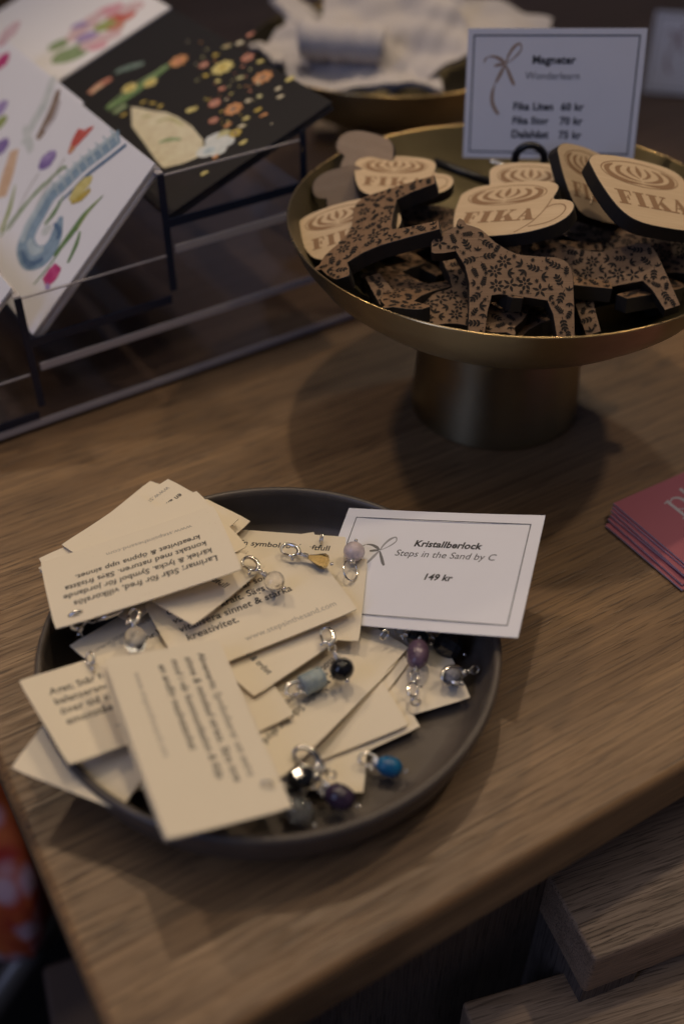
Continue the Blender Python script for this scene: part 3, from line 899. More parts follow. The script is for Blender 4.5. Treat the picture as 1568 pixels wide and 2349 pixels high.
cup_key = [(-23,12,0),(-22.6,15,0),(-20,18,0),(-14,20.4,0),(0,21.6,0),(14,20.4,0),(20,18,0),(22.6,15,0),(23,11,0),(22.7,7,0),(24,5.2,0),(28,4.6,0),(32.4,2,0),(34,-3,0),(32.6,-9,0),(28,-14,0),(20.5,-17.4,0),(13,-19,0),(0,-19.6,0),(-11,-18.4,0),(-17.5,-12.5,0),(-21.5,0,0)]
CUP = [(p.x*mm, p.y*mm) for p in catmull(cup_key, 4, True)]
def cup_ink():
    k = Ink(.00004, 1.5e-6)
    P = lambda a: [(x*mm, y*mm) for x, y in a]
    ring = lambda rx, ry, w: k.stroke(P([(rx*cos(2*pi*i/24), 11+ry*sin(2*pi*i/24)) for i in range(24)]), w*mm, 0, 2, True)
    ring(18.2, 7.4, .55)
    # poured milk heart leaves
    for s_ in (1, -1):
        k.stroke(P([(0, 5.2), (s_*9, 5.9), (s_*14.6, 8.8), (s_*15.2, 12.6), (s_*11.5, 15.4)]), [.3*mm, 2.2*mm, 2.9*mm, 2.4*mm, .6*mm])
        k.stroke(P([(s_*.6, 6.8), (s_*6, 7.9), (s_*10, 10.2), (s_*9.8, 13.2), (s_*7.2, 15.2)]), [.2*mm, 1.3*mm, 2.4*mm, 2.1*mm, .4*mm])
        k.stroke(P([(s_*.5, 8.6), (s_*3.2, 10), (s_*4.9, 12.4), (s_*3.6, 15.4)]), [.2*mm, 1.1*mm, 2.1*mm, .5*mm])
    k.leaf(0, 9.4*mm, pi/2, 7.4*mm, 1.3*mm)
    # FIKA in heavy didone capitals, 8.5 high
    def rect(x0, x1, y0, y1): k.poly(P([(x0,y0),(x1,y0),(x1,y1),(x0,y1)]))
    b, h = -9.2, 8.6
    def serif(x0, x1, top): rect(x0, x1, b+h-.75 if top else b, b+h if top else b+.75)
    x = -16
    rect(x+1.1, x+4.1, b, b+h); serif(x, x+7.2, True); serif(x, x+5.3, False); rect(x+4.1, x+5.6, b+3.9, b+4.6); rect(x+6.5, x+7.2, b+5.8, b+h); rect(x+5.1, x+5.8, b+2.8, b+5.8)
    x = -7.6
    rect(x+1.1, x+4.1, b, b+h); serif(x, x+5.2, True); serif(x, x+5.2, False)
    x = -1.3
    rect(x+1.1, x+4.1, b, b+h); serif(x, x+5.2, True); serif(x, x+5.2, False)
    k.poly(P([(x+4.1, b+3.0), (x+7.6, b+h-.7), (x+8.5, b+h-.7), (x+4.1, b+2.0)])); serif(x+6.4, x+9.4, True)
    k.poly(P([(x+4.8, b+4.2), (x+6.5, b+5.9), (x+9.9, b+.7), (x+6.4, b+.7)])); serif(x+5.6, x+10.6, False)
    x = 9
    k.poly(P([(x+1.3, b+.7), (x+4.1, b+h), (x+4.7, b+h-1.2), (x+2.0, b+.7)])); k.poly(P([(x+3.6, b+h), (x+5.2, b+h), (x+8.4, b+.7), (x+5.0, b+.7)]))
    serif(x, x+3.2, False); serif(x+4.2, x+9.2, False); rect(x+2.5, x+5.2, b+2.8, b+3.4)
    # handle line and rim line
    k.stroke(P([(22.2, 6), (20.8, -3), (17.4, -11.5), (12, -17.8)]), .55*mm)
    k.stroke(P([(21.2, -1), (24.5, 1.2), (28.6, .6), (30.4, -3), (29, -8), (24.5, -12), (17.2, -14.2)]), .55*mm)
    return k
def make_cup(face, ink):
    mb = MB(); mb.prism(CUP, -.006, 0, 0, 1, .00025)
    o = mb.obj('cup_magnet', [face, BURNT])
    if ink: cup_ink().obj('engraving', ENG2, o)
    return o
cp = make_cup(BIRCH, True)
CLB = {
 'C1': 'pale wooden FIKA cup magnet at the front centre, lying on the horse magnets',
 'C2': 'pale wooden cup magnet directly behind the front FIKA cup, its lettering covered',
 'C3': 'pale wooden cup magnet leaning against the foot of the Magneter card',
 'C4': 'big pale wooden FIKA cup magnet leaning at the right side of the bowl',
 'C5': 'pale wooden FIKA cup magnet at the back left of the bowl',
 'C6': 'pale wooden FIKA cup magnet at the left rim, half under the sideways horse',
}
for n_, k in enumerate(CLB):
    o = cp if n_ == 0 else copy_tree(cp)
    o.location, o.rotation_euler = MAGS[k][:2]; o.scale = (MAGS[k][2],)*3
    tag(o, CLB[k], 'magnet', 'coffee cup wooden magnets in the bowl')
bk = make_cup(BACKW, False)
p = at(848, 360, .124); bk.location = p; bk.rotation_euler = (radians(48), radians(-18), radians(-10)); bk.scale = (.66,)*3
bk.rotation_euler = (bk.rotation_euler.to_matrix() @ Matrix.Rotation(radians(150), 3, 'Z')).to_euler()
tag(bk, 'plain brown back of a cup magnet standing upright at the back left rim', 'magnet', 'coffee cup wooden magnets in the bowl')
b2 = copy_tree(bk); b2.location = at(800, 432, .114); b2.rotation_euler = (radians(56), radians(-30), radians(30)); b2.scale = (.60,)*3
b2.rotation_euler = (b2.rotation_euler.to_matrix() @ Matrix.Rotation(radians(150), 3, 'Z')).to_euler()
tag(b2, 'plain brown back of a cup magnet, the lower one at the left rim', 'magnet', 'coffee cup wooden magnets in the bowl')

# ------------------------------------------------------------------ charms
def ring_path(c, r, ax1, ax2, n=18): return [Vector(c)+Vector(ax1)*(r*cos(2*pi*k/n))+Vector(ax2)*(r*sin(2*pi*k/n)) for k in range(n)]
def charm(px0, px1, z0, z1, bead, bmat, L, R, label, group='silver charms with gemstone beads', scale=1.0, clasp=True, facets=None, name='gem_charm', flip=0.4, links=2):
    a, b = at(*px0, z0), at(*px1, z1)
    d = b-a
    yaw = atan2(d.y, d.x); pit = -atan2(d.z, sqrt(d.x**2+d.y**2))
    t = empty(name, a, (flip, pit, yaw)); tag(t, label, 'charm', group)
    T = d.length
    x_b1 = T; x_b0 = T - L - .0015
    # bead
    mb = MB(); cx = x_b1 - L/2 - .001
    if bead == 'round': mb.ball((cx,0,0), L/2, R, R, 28, 18)
    elif bead == 'oval': mb.ball((cx,0,0), L/2, R, R, 28, 18, pw=.8)
    elif bead == 'facet': mb.ball((cx,0,0), L/2, R, R, 9, 6, smooth=False, pw=.75)
    elif bead == 'drop':
        Mx = Matrix.Translation((cx-L/2,0,0)) @ Matrix.Rotation(pi/2, 4, 'Y')
        mb.lathe([(.0001,0),(R*.30,L*.03),(R*.45,L*.2),(R*.8,L*.5),(R,L*.72),(R*.86,L*.9),(R*.45,L*.985),(.0001,L)], 10, M=Mx, smooth=False)
    elif bead == 'cylinder':
        Mx = Matrix.Translation((cx-L/2,0,0)) @ Matrix.Rotation(pi/2, 4, 'Y')
        mb.lathe([(.0001,0),(R*.8,0),(R*.95,L*.03),(R,L*.09),(R,L*.91),(R*.95,L*.97),(R*.8,L),(.0001,L)], 24, M=Mx)
    mb.obj('bead', bmat, t)
    # end pin with a little ball, wire through the bead
    mb = MB(); mb.ball((x_b1+.0006,0,0), .00095, nu=10, nv=6)
    if bead != 'round' or True: mb.tube([(x_b0-.001,0,0),(cx-L/2+.0004,0,0)], .0004, 6)
    mb.obj('head_pin', SILVER, t)
    # coiled wire wrap
    mb = MB(); w = []
    for k in range(33):
        an = 2*pi*k/11
        w.append((cx-L/2-.0022+.0022*k/32, .00105*cos(an), .00105*sin(an)))
    mb.tube(w, .00038, 6); mb.obj('wire_wrap', SILVER, t)
    # chain links
    s0 = .010*scale if clasp else 0.0
    span = max(cx-L/2-.0020 - s0, .002)
    nl = links
    lr = span/nl*.62
    for k in range(nl):
        mb = MB(); c = (s0 + span*(k+.5)/nl, 0, 0)
        ax2 = (0,.75,.3) if k % 2 == 0 else (0,.25,.75)
        mb.tube(ring_path(c, lr, (1,0,0), ax2), .00042, 7, True); mb.obj('chain_link', SILVER, t)
    if clasp:
        c = t and MB()
        sc = scale
        body = [(.0095*sc,0,0),(.0078*sc,.0022*sc,0),(.0050*sc,.0030*sc,0),(.0022*sc,.0026*sc,0),(.0006*sc,.0008*sc,0),(.0010*sc,-.0012*sc,0),(.0026*sc,-.0022*sc,0)]
        P = catmull(body, 5); n = len(P)
        c.tube(P, [.00115*sc*(1-.55*i/(n-1)) for i in range(n)], 8)
        c.ball((.0092*sc,0,0), .0015*sc, nu=12, nv=8)
        cl_ = c.obj('clasp', SILVER, t)
        c = MB(); c.tube([(.0088*sc,-.0008*sc,0),(.0062*sc,-.0024*sc,.0003),(.0028*sc,-.0022*sc,.0002)], [.0008*sc,.0007*sc,.0005*sc], 8)
        c.tube([(.0070*sc,-.0022*sc,.0002),(.0078*sc,-.0042*sc,.0004)], .0007*sc, 8)
        c.obj('clasp_lever', SILVER, cl_)
    return t
charm((556,1283),(650,1348), .0400,.0385, 'round', QUARTZ, .0088, .0046, 'silver charm with a clear round quartz bead on the cards left of the golden teardrop')
charm((643,1257),(758,1293), .0355,.0345, 'drop', CITRINE, .0100, .0038, 'silver charm with a golden citrine teardrop, touching the En symbol text')
charm((800,1326),(816,1243), .029,.033, 'round', ROSE, .0090, .0050, 'silver charm with a pale rose quartz ball beside the printed ribbon of the price card', clasp=False, links=1)
charm((740,1440),(795,1560), .030,.0275, 'round', ONYX, .0094, .0052, 'silver charm with a round black bead in the middle of the cards')
charm((655,1592),(745,1548), .0265,.0260, 'cylinder', AQUA, .0105, .0046, 'silver charm with a blue grey glass cylinder next to the round black bead')
charm((305,1396),(313,1500), .041,.040, 'oval', QUARTZ, .0125, .0045, 'silver charm with an oval clear quartz bead below the Larimar card', links=1, scale=.9)
charm((945,1600),(962,1466), .020,.024, 'oval', AMETHYST, .0138, .0049, 'silver charm with a large mauve amethyst bead at the right of the tray', clasp=True, links=1, scale=.8)
charm((820,1738),(928,1768), .0165,.0130, 'oval', BLUEST, .0108, .0041, 'silver charm with a bright turquoise blue bead in the front right of the tray', links=1, scale=.9)
charm((715,1795),(818,1848), .019,.0150, 'oval', AMETHYST_D, .0125, .0050, 'silver charm with a dark violet faceted bead near the tray front', links=1, scale=.8)
charm((735,1765),(655,1800), .024,.026, 'facet', ONYX, .0110, .0046, 'silver charm with a black faceted bead half under the Akvamarin card', links=1, scale=.8)
charm((640,1815),(718,1890), .019,.013, 'oval', glassy('smoky_glass', (.72,.76,.80), .04, 1.45, .95, .25, (.35,.37,.4)), .0130, .0052, 'charm with a smoky clear glass bead at the tray front beside the Akvamarin card', links=1, clasp=False)
charm((1062,1570),(1018,1542), .019,.019, 'facet', SMOKE, .0070, .0040, 'silver charm with a small grey faceted bead on the rightmost card', links=1, scale=.9)
charm((980,1455),(1062,1500), .018,.014, 'facet', ONYX, .0130, .0064, 'charm with a large black faceted bead in the shade under the price card', links=1, clasp=False)
charm((905,1445),(985,1476), .019,.019, 'facet', ONYX, .0095, .0048, 'charm with a smaller black bead behind the amethyst one under the price card', links=2, scale=.7)
# lobster clasps whose beads are out of view under the cards
def clasp_only(px0, px1, z0, z1, label, scale=1.0, flip=.6, chain=2):
    a, b = at(*px0, z0), at(*px1, z1); d = b-a
    t = empty('lobster_clasp', a, (flip, -atan2(d.z, sqrt(d.x**2+d.y**2)), atan2(d.y, d.x))); tag(t, label, 'clasp', 'silver clasps without a visible bead')
    sc = scale*min(1.3, d.length/.0095); c = MB()
    P = catmull([(.0095*sc,0,0),(.0078*sc,.0022*sc,0),(.0050*sc,.0030*sc,0),(.0022*sc,.0026*sc,0),(.0006*sc,.0008*sc,0),(.0010*sc,-.0012*sc,0),(.0026*sc,-.0022*sc,0)], 5); n = len(P)
    c.tube(P, [.00115*sc*(1-.55*i/(n-1)) for i in range(n)], 8); c.ball((.0092*sc,0,0), .0015*sc, nu=12, nv=8); hk_ = c.obj('hook', SILVER, t)
    c = MB(); c.tube([(.0088*sc,-.0008*sc,0),(.0062*sc,-.0024*sc,.0003),(.0028*sc,-.0022*sc,.0002)], [.0008*sc,.0007*sc,.0005*sc], 8); c.obj('lever', SILVER, hk_)
    for k in range(chain):
        c = MB(); c.tube(ring_path((.0115*sc+.0032*k, 0, -.0004*k), .0021, (1,0,0), (0,.75,.3) if k % 2 else (0,.3,.75)), .0004, 7, True); c.obj('chain_link', SILVER, t)
    return t
clasp_only((178,1402),(182,1445), .045,.032, 'silver clasp and chain hanging from the front left corner of the Larimar card', 1.0)
clasp_only((285,1398),(215,1420), .038,.034, 'silver clasp and chain showing under the front edge of the Larimar card', 1.0)
clasp_only((672,1722),(725,1755), .027,.023, 'silver clasp at the front corner of the Står för skydd card', 1.1)
clasp_only((203,1496),(212,1530), .038,.036, 'bronze toned clasp at the upper left of the Akvamarin card', .9, chain=1)
clasp_only((1012,1560),(1060,1545), .020,.018, 'silver clasp at the top edge of the rightmost card', 1.1, chain=2)
clasp_only((738,1745),(705,1800), .022,.018, 'silver clasp between the black and the dark violet beads', 1.0)
def jump_ring(px, py, z, r, label, ax1=(1,0,0), ax2=(0,.35,.9)):
    c = at(px, py, z); mb = MB(); mb.tube(ring_path((0,0,0), r, ax1, ax2), .0005, 8, True)
    o = mb.obj('jump_ring', SILVER); o.location = c
    tag(o, label, 'ring', 'silver jump rings threaded through card corners')
jump_ring(737,1237,.0275,.0022,'small silver ring through the top right corner of the En symbol card', (.3,0,1), (0,1,.3))
jump_ring(612,1801,.0395,.0020,'small silver ring at the front right edge of the Akvamarin card')
jump_ring(882,1456,.0235,.0021,'small silver ring on the card below the price card edge', (.8,.5,0), (0,.4,.9))
jump_ring(952,1610,.0185,.0018,'tiny silver ring on the card corner below the amethyst bead')

# ------------------------------------------------------------------ acrylic card stand
def SPt(s, w, z): return P0 + SU*s + SW*w + Vector((0,0,z))
stand = empty('card_stand', P0 + Vector((0,0,.0035)), (0,0,SY)); tag(stand, 'clear acrylic stepped stand holding the greeting cards', 'card stand')
DEP, TH = .36, .0040
TREAD = [(-.178,.013),(-.0886,.0595),(0,.1057)]
zz = -.0035
def sbox(name, x0, x1, y0, y1, z0, z1, m):
    mb = MB(); mb.box(x0, x1, y0, y1, z0+zz, z1+zz); return mb.obj(name, m, stand)
E_ = .0008
def edge_strip(mb, x0, x1, z0, z1): mb.box(x0, x1, -E_, -.00002, z0+zz, z1+zz)
sbox('base_plate', -.178, .16, 0, DEP, .0036, .0062, ACRYL)
em = MB(); edge_strip(em, -.178, .16, .0036, .0076)
for k, (s0, z) in enumerate(TREAD):
    s1 = s0+.0888
    zb = .0063 if k == 0 else TREAD[k-1][1]+.0031
    sbox('front_panel', s0-TH, s0, 0, DEP, zb, z+.026, ACRYL)
    sbox('tread', s0+.0002, s1-TH-.0002, 0, DEP, z-TH, z, ACRYL)
    sbox('end_wall', s0+.0002, s1-TH-.0002, 0, .0022, z+.0002, z+.0255, ACRYL)
    d = MB(); edge_strip(d, s0-TH, s0, zb, z+.026); edge_strip(d, s0, s1-TH, z-TH-.0006, z+.0004); d.obj('polished_edge', EDGE, stand)
    d = MB(); d.box(s0-TH, s0, .0, DEP, z+.0262+zz, z+.0270+zz); d.obj('lip_edge', EDGE_L, stand)
    edge_strip(em, s0+.0002, s1-TH-.0002, z+.0251, z+.0259)
    if k:
        sbox('shelf_plate', s0+.0002, .13 if k == 1 else .10, .0, DEP, z-.0195, z-.0170, ACRYL)
        edge_strip(em, s0+.002, .13 if k == 1 else .10, z-.0205, z-.0160)
sbox('back_panel', .0888, .0888-TH, 0, DEP, .1057-TH, .1365, ACRYL)
d = MB(); edge_strip(d, .0888-TH, .0888, .1057-TH, .1365); d.obj('polished_edge', EDGE, stand)
em.obj('light_edge', EDGE_L, stand)

# ------------------------------------------------------------------ greeting cards
INKS = {n: mat('watercolour_'+n, c, .6) for n, c in dict(
 blue=(.20,.30,.40), blue2=(.06,.13,.24), blue3=(.38,.47,.52), red=(.50,.07,.05), violet=(.20,.13,.36), violet2=(.30,.22,.46), yellow=(.55,.47,.16), yellow2=(.44,.33,.05),
 magenta=(.45,.02,.16), green=(.10,.20,.06), green2=(.27,.33,.09), green3=(.20,.29,.14), brown=(.22,.15,.11), grey=(.34,.33,.31), peach=(.62,.40,.26), pink=(.62,.28,.36), rose=(.60,.42,.46),
 cream=(.60,.53,.38), olive=(.42,.40,.20), orange=(.52,.24,.09), orange2=(.46,.18,.12), teal=(.10,.16,.14), skyw=(.55,.60,.60), shadow=(.45,.42,.45)).items()}
for m_ in INKS.values():
    t = NT(m_); bc = tuple(t.b.inputs['Base Color'].default_value)[:3]
    nn = t.noise(t.coords((190, 190, 190)), 1.0, 4, .6, .8)
    t.l(t.mix(t.ramp(nn, [(.36, (0,)*3), (.70, (.62,)*3)]), bc, tuple(min(.8, x*1.25+.13) for x in bc)), t.b.inputs['Base Color'])
IK = list(INKS); IM = [INKS[k] for k in IK]
def ix(n): return IK.index(n)
BLACKC = mat('black_printed_card', (.016,.014,.014), .38)
SPINE = mat('dark_blue_card_edge', (.03,.035,.05), .5)
def card_frame(pb, pt, inset):
    # pb, pt: bottom and top of the near side edge; the card extends along SW
    up = (pt-pb).normalized(); n = SW.cross(up)
    if n.z < 0: n = -n
    return up, n.normalized()
def greeting(s0, z0, s1, z1, w0, wid, face, edge, count, th, label, cat='greeting card', under=None, group='greeting cards in the acrylic stand'):
    pb, pt = SPt(s0, w0, z0), SPt(s1, w0, z1)
    up, n = card_frame(pb, pt, 0)
    H = (pt-pb).length
    X = -SW                         # right hand side of the card faces the near end
    R = Matrix((X, up, n)).transposed().to_4x4()
    res = None
    for k in range(count):
        rnd = random.Random(k*7+int(w0*1e4)+int(z0*1e4))
        o = Matrix.Translation(pb - n*(k*(th+.0001)) + SW*(rnd.uniform(0,.0016) if k else 0)) @ R
        mb = MB(); mb.box(-wid, 0, 0, H - (rnd.uniform(0,.0025) if k else 0), -th, 0)
        for i, f in enumerate(mb.f): mb.mi[i] = 0 if i == 1 else 1
        c = mb.obj('greeting_card', [face, edge]); c.matrix_world = o
        tag(c, label if k == 0 else under, cat, group)
        if k == 0: res = (c, pb, up, n, X, H)
    return res
TIN = lambda g: g
def mapper(g, sc, off=(0,0)):
    c, pb, up, n, X, H = g
    def f(x, y):
        p = on_plane(off[0]+x*sc, off[1]+y*sc, pb, n) - pb
        return (p.dot(X), p.dot(up))
    return f
Z3 = .3125; Z1 = .5003
g1 = greeting(-.0862,.0602,-.0030,.1375,.0026,.235, WHITE, WHITE, 5, .0012, 'white greeting card with a blue curled trunk and tulips', under='white greeting card stacked under the tulip card, only its edge showing')
f = mapper(g1, Z3); i = Ink(.00006, 3e-6)
def wash(pts, wid, c, mi=None): i.stroke([f(*p) for p in pts], [w_*mm for w_ in wid], ix(c))
def blob(x, y, r, c, k=1.3, rot=.9, n=18, j=.08):
    q = f(x, y); i.ell(q[0], q[1], r*k*mm, r*mm, rot, ix(c), n, j)
wash([(395,560),(330,760),(250,900),(170,1060)], [6,9,9,5], 'skyw')
wash([(430,660),(390,800),(320,950),(275,1020)], [4,8,8,5], 'brown'); wash([(440,740),(400,860),(330,960)], [3,4,4], 'shadow')
wash([(180,930),(220,1060),(230,1120)], [4,7,4], 'skyw')
wash([(110,1100),(60,1280),(10,1450)], [8,12,10], 'peach')
for a in ([(0,1740),(180,1510),(440,1250),(490,1240)], [(60,1690),(210,1480),(330,1340)]): wash(a, [1.5,2.4,3,1], 'green3')
wash([(10,1700),(70,1540),(115,1360)], [3,4,1], 'green2'); wash([(90,1660),(190,1430),(290,1270)], [1,1,1], 'grey')
wash([(250,1560),(330,1400),(480,1160)], [1,1,1], 'grey')
trunk = [(880,1000),(760,1095),(600,1220),(480,1340),(380,1430),(300,1560),(225,1690),(190,1800),(235,1890),(330,1870),(400,1770),(430,1660),(450,1590)]
TW = [10.5,11,11,11,12,13,14,15.5,16,15,12,8,3]
wash(trunk, TW, 'blue')
wash([(x-25, y-22) for x, y in trunk[:8]], [3,3,3.4,3.4,4,5,6,5], 'blue3'); wash([(x+48, y+62) for x, y in trunk[:5]], [2.6,3,3,2.6,1.5], 'blue2')
for k in range(9):
    t_ = k/8; x, y = 850-430*t_, 1010+380*t_
    wash([(x-42, y-58), (x-8, y-18), (x+18, y+38)], [.8,1.5,.8], 'blue3')
wash([(160,1840),(215,1940),(320,1900)], [3,5,3], 'blue2'); wash([(400,1640),(440,1700),(420,1760)], [2,4,2], 'blue2'); wash([(215,1760),(250,1840),(320,1830)], [4,6,4], 'blue3')
blob(345,1690,3.4,'skyw')
for a, w_ in (([(330,1650),(400,1560),(470,1440)], [2,4,1]), ([(400,1880),(520,1720),(620,1580),(760,1435)], [3,5,4,.6]), ([(500,1930),(560,1800),(590,1700)], [2,3.6,1.5])): wash(a, w_, 'green')
wash([(560,1700),(640,1570),(740,1450)], [1,1.6,.5], 'green2')
wash([(250,2090),(380,1930),(470,1800)], [1,1.4,1], 'green'); 
blob(350,1175,6.2,'violet',1.25); blob(330,1160,2.4,'violet2',1.6); blob(375,1140,2.2,'violet2',1.6)
wash([(510,1130),(560,1030),(600,950)], [3,8,7], 'red'); wash([(560,1060),(640,970),(690,930)], [4,5,1], 'red'); wash([(510,1120),(545,1080)], [3,5], 'orange')
wash([(520,1480),(580,1400),(650,1320),(665,1290)], [6,11,8,2], 'yellow'); wash([(525,1490),(600,1450),(665,1390)], [2,5,3], 'yellow2')
wash([(330,2080),(390,2010),(430,1950)], [9,12,8], 'magenta'); wash([(340,2120),(365,2090)], [5,5], 'violet2')
i.obj('printed_picture', IM, g1[0]); i = Ink(.00006, 3e-6)
blob(30,290,5,'pink'); blob(18,450,6,'magenta'); blob(70,240,7,'rose',1.6); blob(0,800,6,'violet2'); blob(10,1080,6,'violet'); blob(5,900,5,'green2')
i.obj('printed_petals', IM, g1[0])
g2 = greeting(-.0862,.0562,-.0015,.1385,.1010,.140, WHITE, WHITE, 1, .0008, 'white greeting card peeking out above the far half of the tulip card')
g3 = greeting(.0010,.1068,.1085,.1468,.0026,.202, BLACKC, SPINE, 4, .0012, 'black greeting card with yellow and orange flowers and a cream shape, on the upper step', under='black greeting card stacked under the flowered black card')
f = mapper(g3, Z1); i = Ink(.00006, 3e-6)
def flower(x, y, r, c, c2='brown', pet=8):
    q = f(x, y); r *= mm
    for k in range(pet):
        a = 2*pi*k/pet; i.ell(q[0]+cos(a)*r*.62, q[1]+sin(a)*r*.62, r*.42, r*.30, a, ix(c), 10)
    i.ell(q[0], q[1], r*.36, r*.36, 0, ix(c2), 10)
wash([(490,500),(570,450),(640,400),(770,300)], [5,8,8,5], 'green'); wash([(500,480),(600,400),(700,340),(800,280)], [1,1.4,1.4,1], 'green3'); wash([(520,520),(580,480)], [4,5], 'green3')
wash([(530,330),(590,310),(660,290)], [4,7,4], 'teal'); wash([(410,430),(460,390),(510,360)], [5,7,5], 'orange2'); wash([(420,425),(470,385)], [4,4], 'peach')
i.poly([f(x, y) for x, y in ((605,580),(602,490),(640,495),(700,508),(760,515),(820,540),(880,580),(930,640),(935,680),(900,725),(840,750),(750,772),(715,735),(650,640))], ix('cream'))
wash([(720,560),(780,545),(840,575)], [2,3,2], 'olive'); wash([(730,655),(780,640),(830,640)], [2,4,2], 'green3'); wash([(650,540),(690,530)], [2,3], 'olive')
for x, y, r, c in ((985,640,6,'skyw'),(1030,650,6,'skyw'),(950,690,6,'skyw'),(1000,690,5,'skyw')): blob(x, y, r, c, 1.1)
blob(960,690,3,'blue3'); blob(1030,610,3,'olive')
for x, y, r, c, c2 in ((1020,310,7.5,'yellow','yellow2'),(1205,355,6.5,'orange','brown'),(1070,500,6,'orange','brown'),(1135,265,4.5,'orange2','brown'),(820,280,6.5,'orange','orange2'),(595,405,5.5,'yellow','yellow2'),(690,380,5,'yellow','yellow2'),(985,475,4.2,'orange2','brown'),(1080,612,4,'yellow2','brown'),(935,300,3.4,'orange2','brown'),(980,555,3.2,'orange2','brown')): flower(x, y, r, c, c2)
for x, y, r, c in ((880,505,3.4,'yellow'),(1040,215,2.6,'olive'),(1100,200,2.6,'cream'),(1195,285,2.4,'yellow'),(1330,365,2.6,'yellow'),(1100,360,2.4,'olive'),(1275,410,2,'cream'),(1285,445,2,'cream'),(1190,445,2,'olive'),(1020,410,2.6,'orange2'),(1185,505,2.2,'yellow2'),(1210,530,2,'orange'),(1130,545,2.2,'yellow'),(1110,580,2,'cream'),(1045,575,2.2,'orange'),(1115,655,2.2,'yellow'),(940,795,2.2,'yellow'),(1150,160,2.4,'orange2'),(1140,465,2,'cream'),(700,475,1.8,'yellow2'),(735,490,2,'yellow2'),(990,255,2.2,'yellow2'),(660,470,1.8,'yellow2'),(570,530,2,'yellow2'),(945,350,2,'yellow2'),(1000,375,2,'yellow'),(990,720,2,'orange')): blob(x, y, r*.78, c, 1.5, random.uniform(.2, 1.6), 9, .25)
rf = random.Random(5)
for _ in range(46):
    x, y = 900+rf.gauss(170, 120), 430+rf.gauss(-10, 130)
    if y > 690 - .30*(x-900) or x < 840 or x > 1380 or y < 110+ .22*(x-840): continue
    a_ = rf.uniform(0, 3); r_ = rf.uniform(.7, 1.5)
    i.leaf(*f(x, y), a_, r_*2.2*mm, r_*.55*mm, ix(rf.choice(('yellow2', 'orange', 'yellow', 'cream', 'orange2', 'olive'))))
i.obj('printed_picture', IM, g3[0])
g4 = greeting(.0010,.1068,.1085,.1468,.2070,.150, WHITE, WHITE, 3, .0012, 'white greeting card with a lilac and red blossom behind the black card', under='white greeting card stacked under the lilac blossom card')
f = mapper(g4, Z3); i = Ink(.00006, 3e-6)
for x, y, r, c, k in ((520,400,10,'green3',1.5),(600,350,8,'green3',1.3),(430,330,7,'green3',1.2),(620,190,8,'rose',1.5),(560,260,7,'rose',1.2),(700,310,9,'rose',1.4),(640,270,6,'violet2',1.5),(600,180,5,'violet2',1.6),(720,340,5,'pink',1.5),(800,80,8,'pink',1.5),(880,130,8,'orange2',1.5),(920,110,6,'red',1.5),(770,190,7,'green2',1.2),(850,200,5,'orange2',1.4),(700,130,6,'rose',1.5),(960,60,7,'rose',1.5),(820,260,6,'rose',1.4)): blob(x, y, r, c, k)
i.obj('printed_picture', IM, g4[0])
g5 = greeting(-.1750,.0137,-.0918,.0910,.0026,.200, WHITE, WHITE, 3, .0012, 'white greeting card on the lowest step, only a corner showing at the left picture edge', under='white greeting card stacked under the lowest step card')

# ------------------------------------------------------------------ pink cards on the right
PINK = paper('dusty_pink_card', (0.42, 0.125, 0.150), 0.42, (0.5, 0.2, 0.2), 0.15)
PEDGE = mat('pale_card_edge', (0.58, 0.49, 0.53), .6)
LILAC = mat('pale_grey_print', (.50, .46, .47), .5)
pk = [(1406,1154,.0085,0),(1403,1162,.0072,.01),(1400,1170,.0060,-.02),(1398,1181,.0047,.03),(1393,1190,.0033,-.01),(1387,1204,.0018,.02)]
for n_, (px, py, z, dr) in enumerate(pk):
    p = at(px, py, z)
    mb = MB(); mb.box(0, .085, -.055, 0, -.0009, 0)
    for q in range(6): mb.mi[q] = 0 if q == 1 else 1
    c = mb.obj('pink_leaflet', [PINK, PEDGE]); c.location = p; c.rotation_euler = (0, 0, radians(30.5)+dr)
    lab = ('topmost dusty pink card with pale lettering at the right edge', 'dusty pink card second from the top of the pile at the right', 'dusty pink card third from the top of the pile at the right', 'dusty pink card fourth from the top of the pile at the right', 'dusty pink card second from the bottom of the pile at the right', 'dusty pink card at the bottom of the pile, lying on the table at the right')[n_]
    tag(c, lab, 'card', 'dusty pink cards piled at the right')
    if n_ == 0:
        i = Ink(.00006); P = lambda a: [(x*mm, y*mm) for x, y in a]
        # serif p and the start of the next letter
        i.poly(P([(24.0,-27),(26.0,-27),(26.0,-13.4),(24.0,-13.4)])); i.poly(P([(22.3,-27.9),(27.7,-27.9),(27.7,-27),(22.3,-27)])); i.poly(P([(22.3,-13.6),(26.0,-12.4),(26.0,-13.4),(22.3,-14.3)]))
        i.stroke(P([(26,-14.5),(29,-12.9),(32,-14.2),(33.2,-17.3),(32,-20.6),(29,-22),(26,-20.6)]), [.5*mm,1*mm,1.7*mm,2*mm,1.7*mm,.9*mm,.5*mm])
        i.poly(P([(37,-22.5),(39,-22.5),(39,-9),(37,-9)])); i.poly(P([(35.4,-23.3),(40.6,-23.3),(40.6,-22.5),(35.4,-22.5)]))
        i.obj('printed_text', LILAC, c)

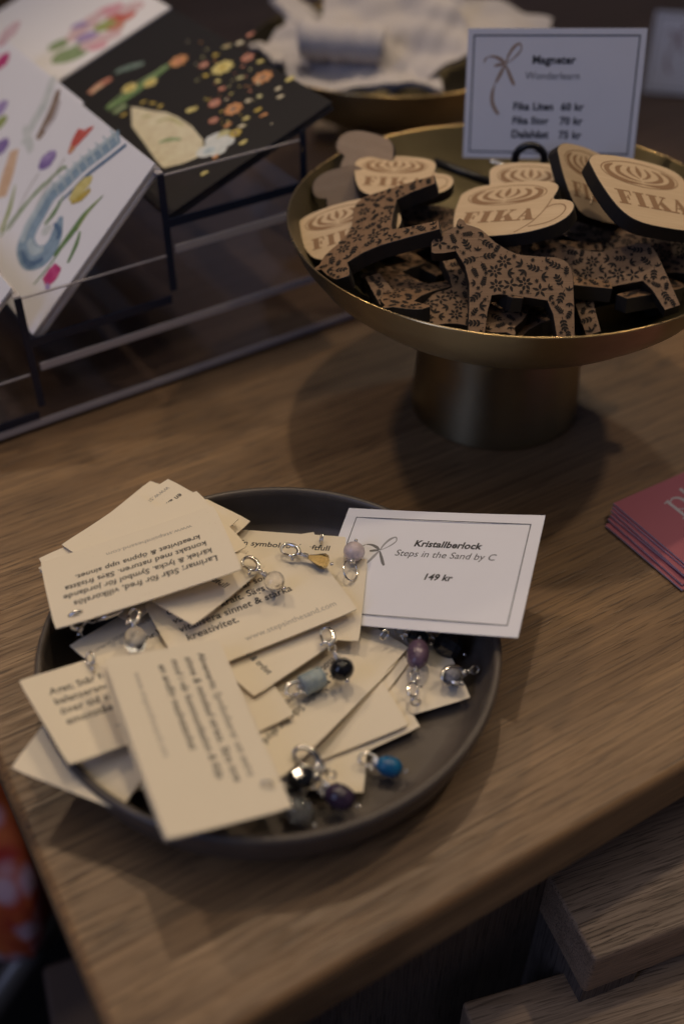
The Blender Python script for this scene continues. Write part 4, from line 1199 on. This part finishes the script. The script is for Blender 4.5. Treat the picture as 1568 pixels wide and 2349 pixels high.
# ------------------------------------------------------------------ back: white packets in the rear bowl, second sign, pale block
def packet(px, py, z, sx, sy, yaw, tilt, label, seed, amp=.0042):
    rnd = random.Random(seed); a1, a2, a3 = (rnd.uniform(0, 6.28) for _ in range(3))
    fn = lambda x, y: amp*(sin(x/sx*5+a1)+.6*sin(y/sy*6+a2)+.8*abs(sin((x+y)/sx*7+a3))+.5*abs(sin((x-1.6*y)/sx*9+a1)))
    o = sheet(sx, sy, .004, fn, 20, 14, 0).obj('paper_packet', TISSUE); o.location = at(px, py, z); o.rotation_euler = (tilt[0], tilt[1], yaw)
    smooth_by_angle(o, 60)
    tag(o, label, 'paper packet', 'white paper packets in the rear brass bowl')
packet(830,165,.110,.105,.055,.1,(.25,.0),'wide white ribbed paper packet spread along the front of the rear bowl',1)
packet(960,110,.122,.075,.05,.5,(.45,-.2),'white paper packet folded up at the right of the rear bowl',2)
packet(1100,70,.118,.10,.06,-.2,(.2,.1),'white paper packet lying deepest behind the Magneter card',3)
packet(720,60,.122,.030,.085,.55,(.2,.25),'narrow white paper strip slanting at the left of the rear bowl',4,.002)
packet(900,40,.130,.10,.05,-.1,(.5,.0),'grey shaded white packet on top at the back of the rear bowl',5)
packet(680,120,.113,.045,.05,.9,(.1,-.15),'small white paper packet at the left rim of the rear bowl',6)
a, b = at(690,88,.130), at(880,105,.128)
mb = MB(); n_ = 14
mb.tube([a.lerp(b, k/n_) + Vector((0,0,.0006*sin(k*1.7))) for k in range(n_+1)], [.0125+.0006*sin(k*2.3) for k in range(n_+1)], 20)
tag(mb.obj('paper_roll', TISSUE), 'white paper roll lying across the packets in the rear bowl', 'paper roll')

p = at(1471, 211, .006)
yw = radians(-12); tl = radians(80)
Rm = Euler((tl, 0, yw)).to_matrix()
ctr = p + Rm @ Vector((MW/2, MH/2, 0))
sg = price_sign(ctr, (tl, 0, yw), 'second white price card, badly blurred, at the top right corner behind')
i = Ink(); bow(i, -.0290+.005, .0135, .022); i.obj('printed_bow', ROSEINK, sg)
mb = MB(); q = p + Vector((.035, .004, 0)); mb.box(-.012, .012, -.006, .012, .0036-q.z, .012-q.z)
o = mb.obj('card_foot', BLACKM, sg); o.matrix_basis = (Matrix.LocRotScale(sg.location, sg.rotation_euler, None)).inverted() @ Matrix.LocRotScale(q, Euler((0,0,yw)), None)
p = at(800, 318, .0036)
mb = MB(); rounded_slab(mb, -.030, .022, -.010, .010, 0, .012, .001)  # added block standing in for a lit patch of tabletop
o = mb.obj('lit_table_block', PALEW); o.location = p; o.rotation_euler = (0, 0, -.05); tag(o, 'small pale block added for a lit patch of table between the black card and the rear brass stand', 'block')
p = at(150, 40, .03)
mb = MB(); rounded_slab(mb, -.14, .07, 0, .16, 0, .10, .003)
o = mb.obj('wooden_box', wood('warm_brown_wood', (.13,.075,.03), (.22,.13,.055), (.07,.04,.02), .5)); o.location = (p.x, p.y, .0036); o.rotation_euler = (0,0,.4)
tag(o, 'brown wooden box far behind the greeting cards at the top left', 'box')
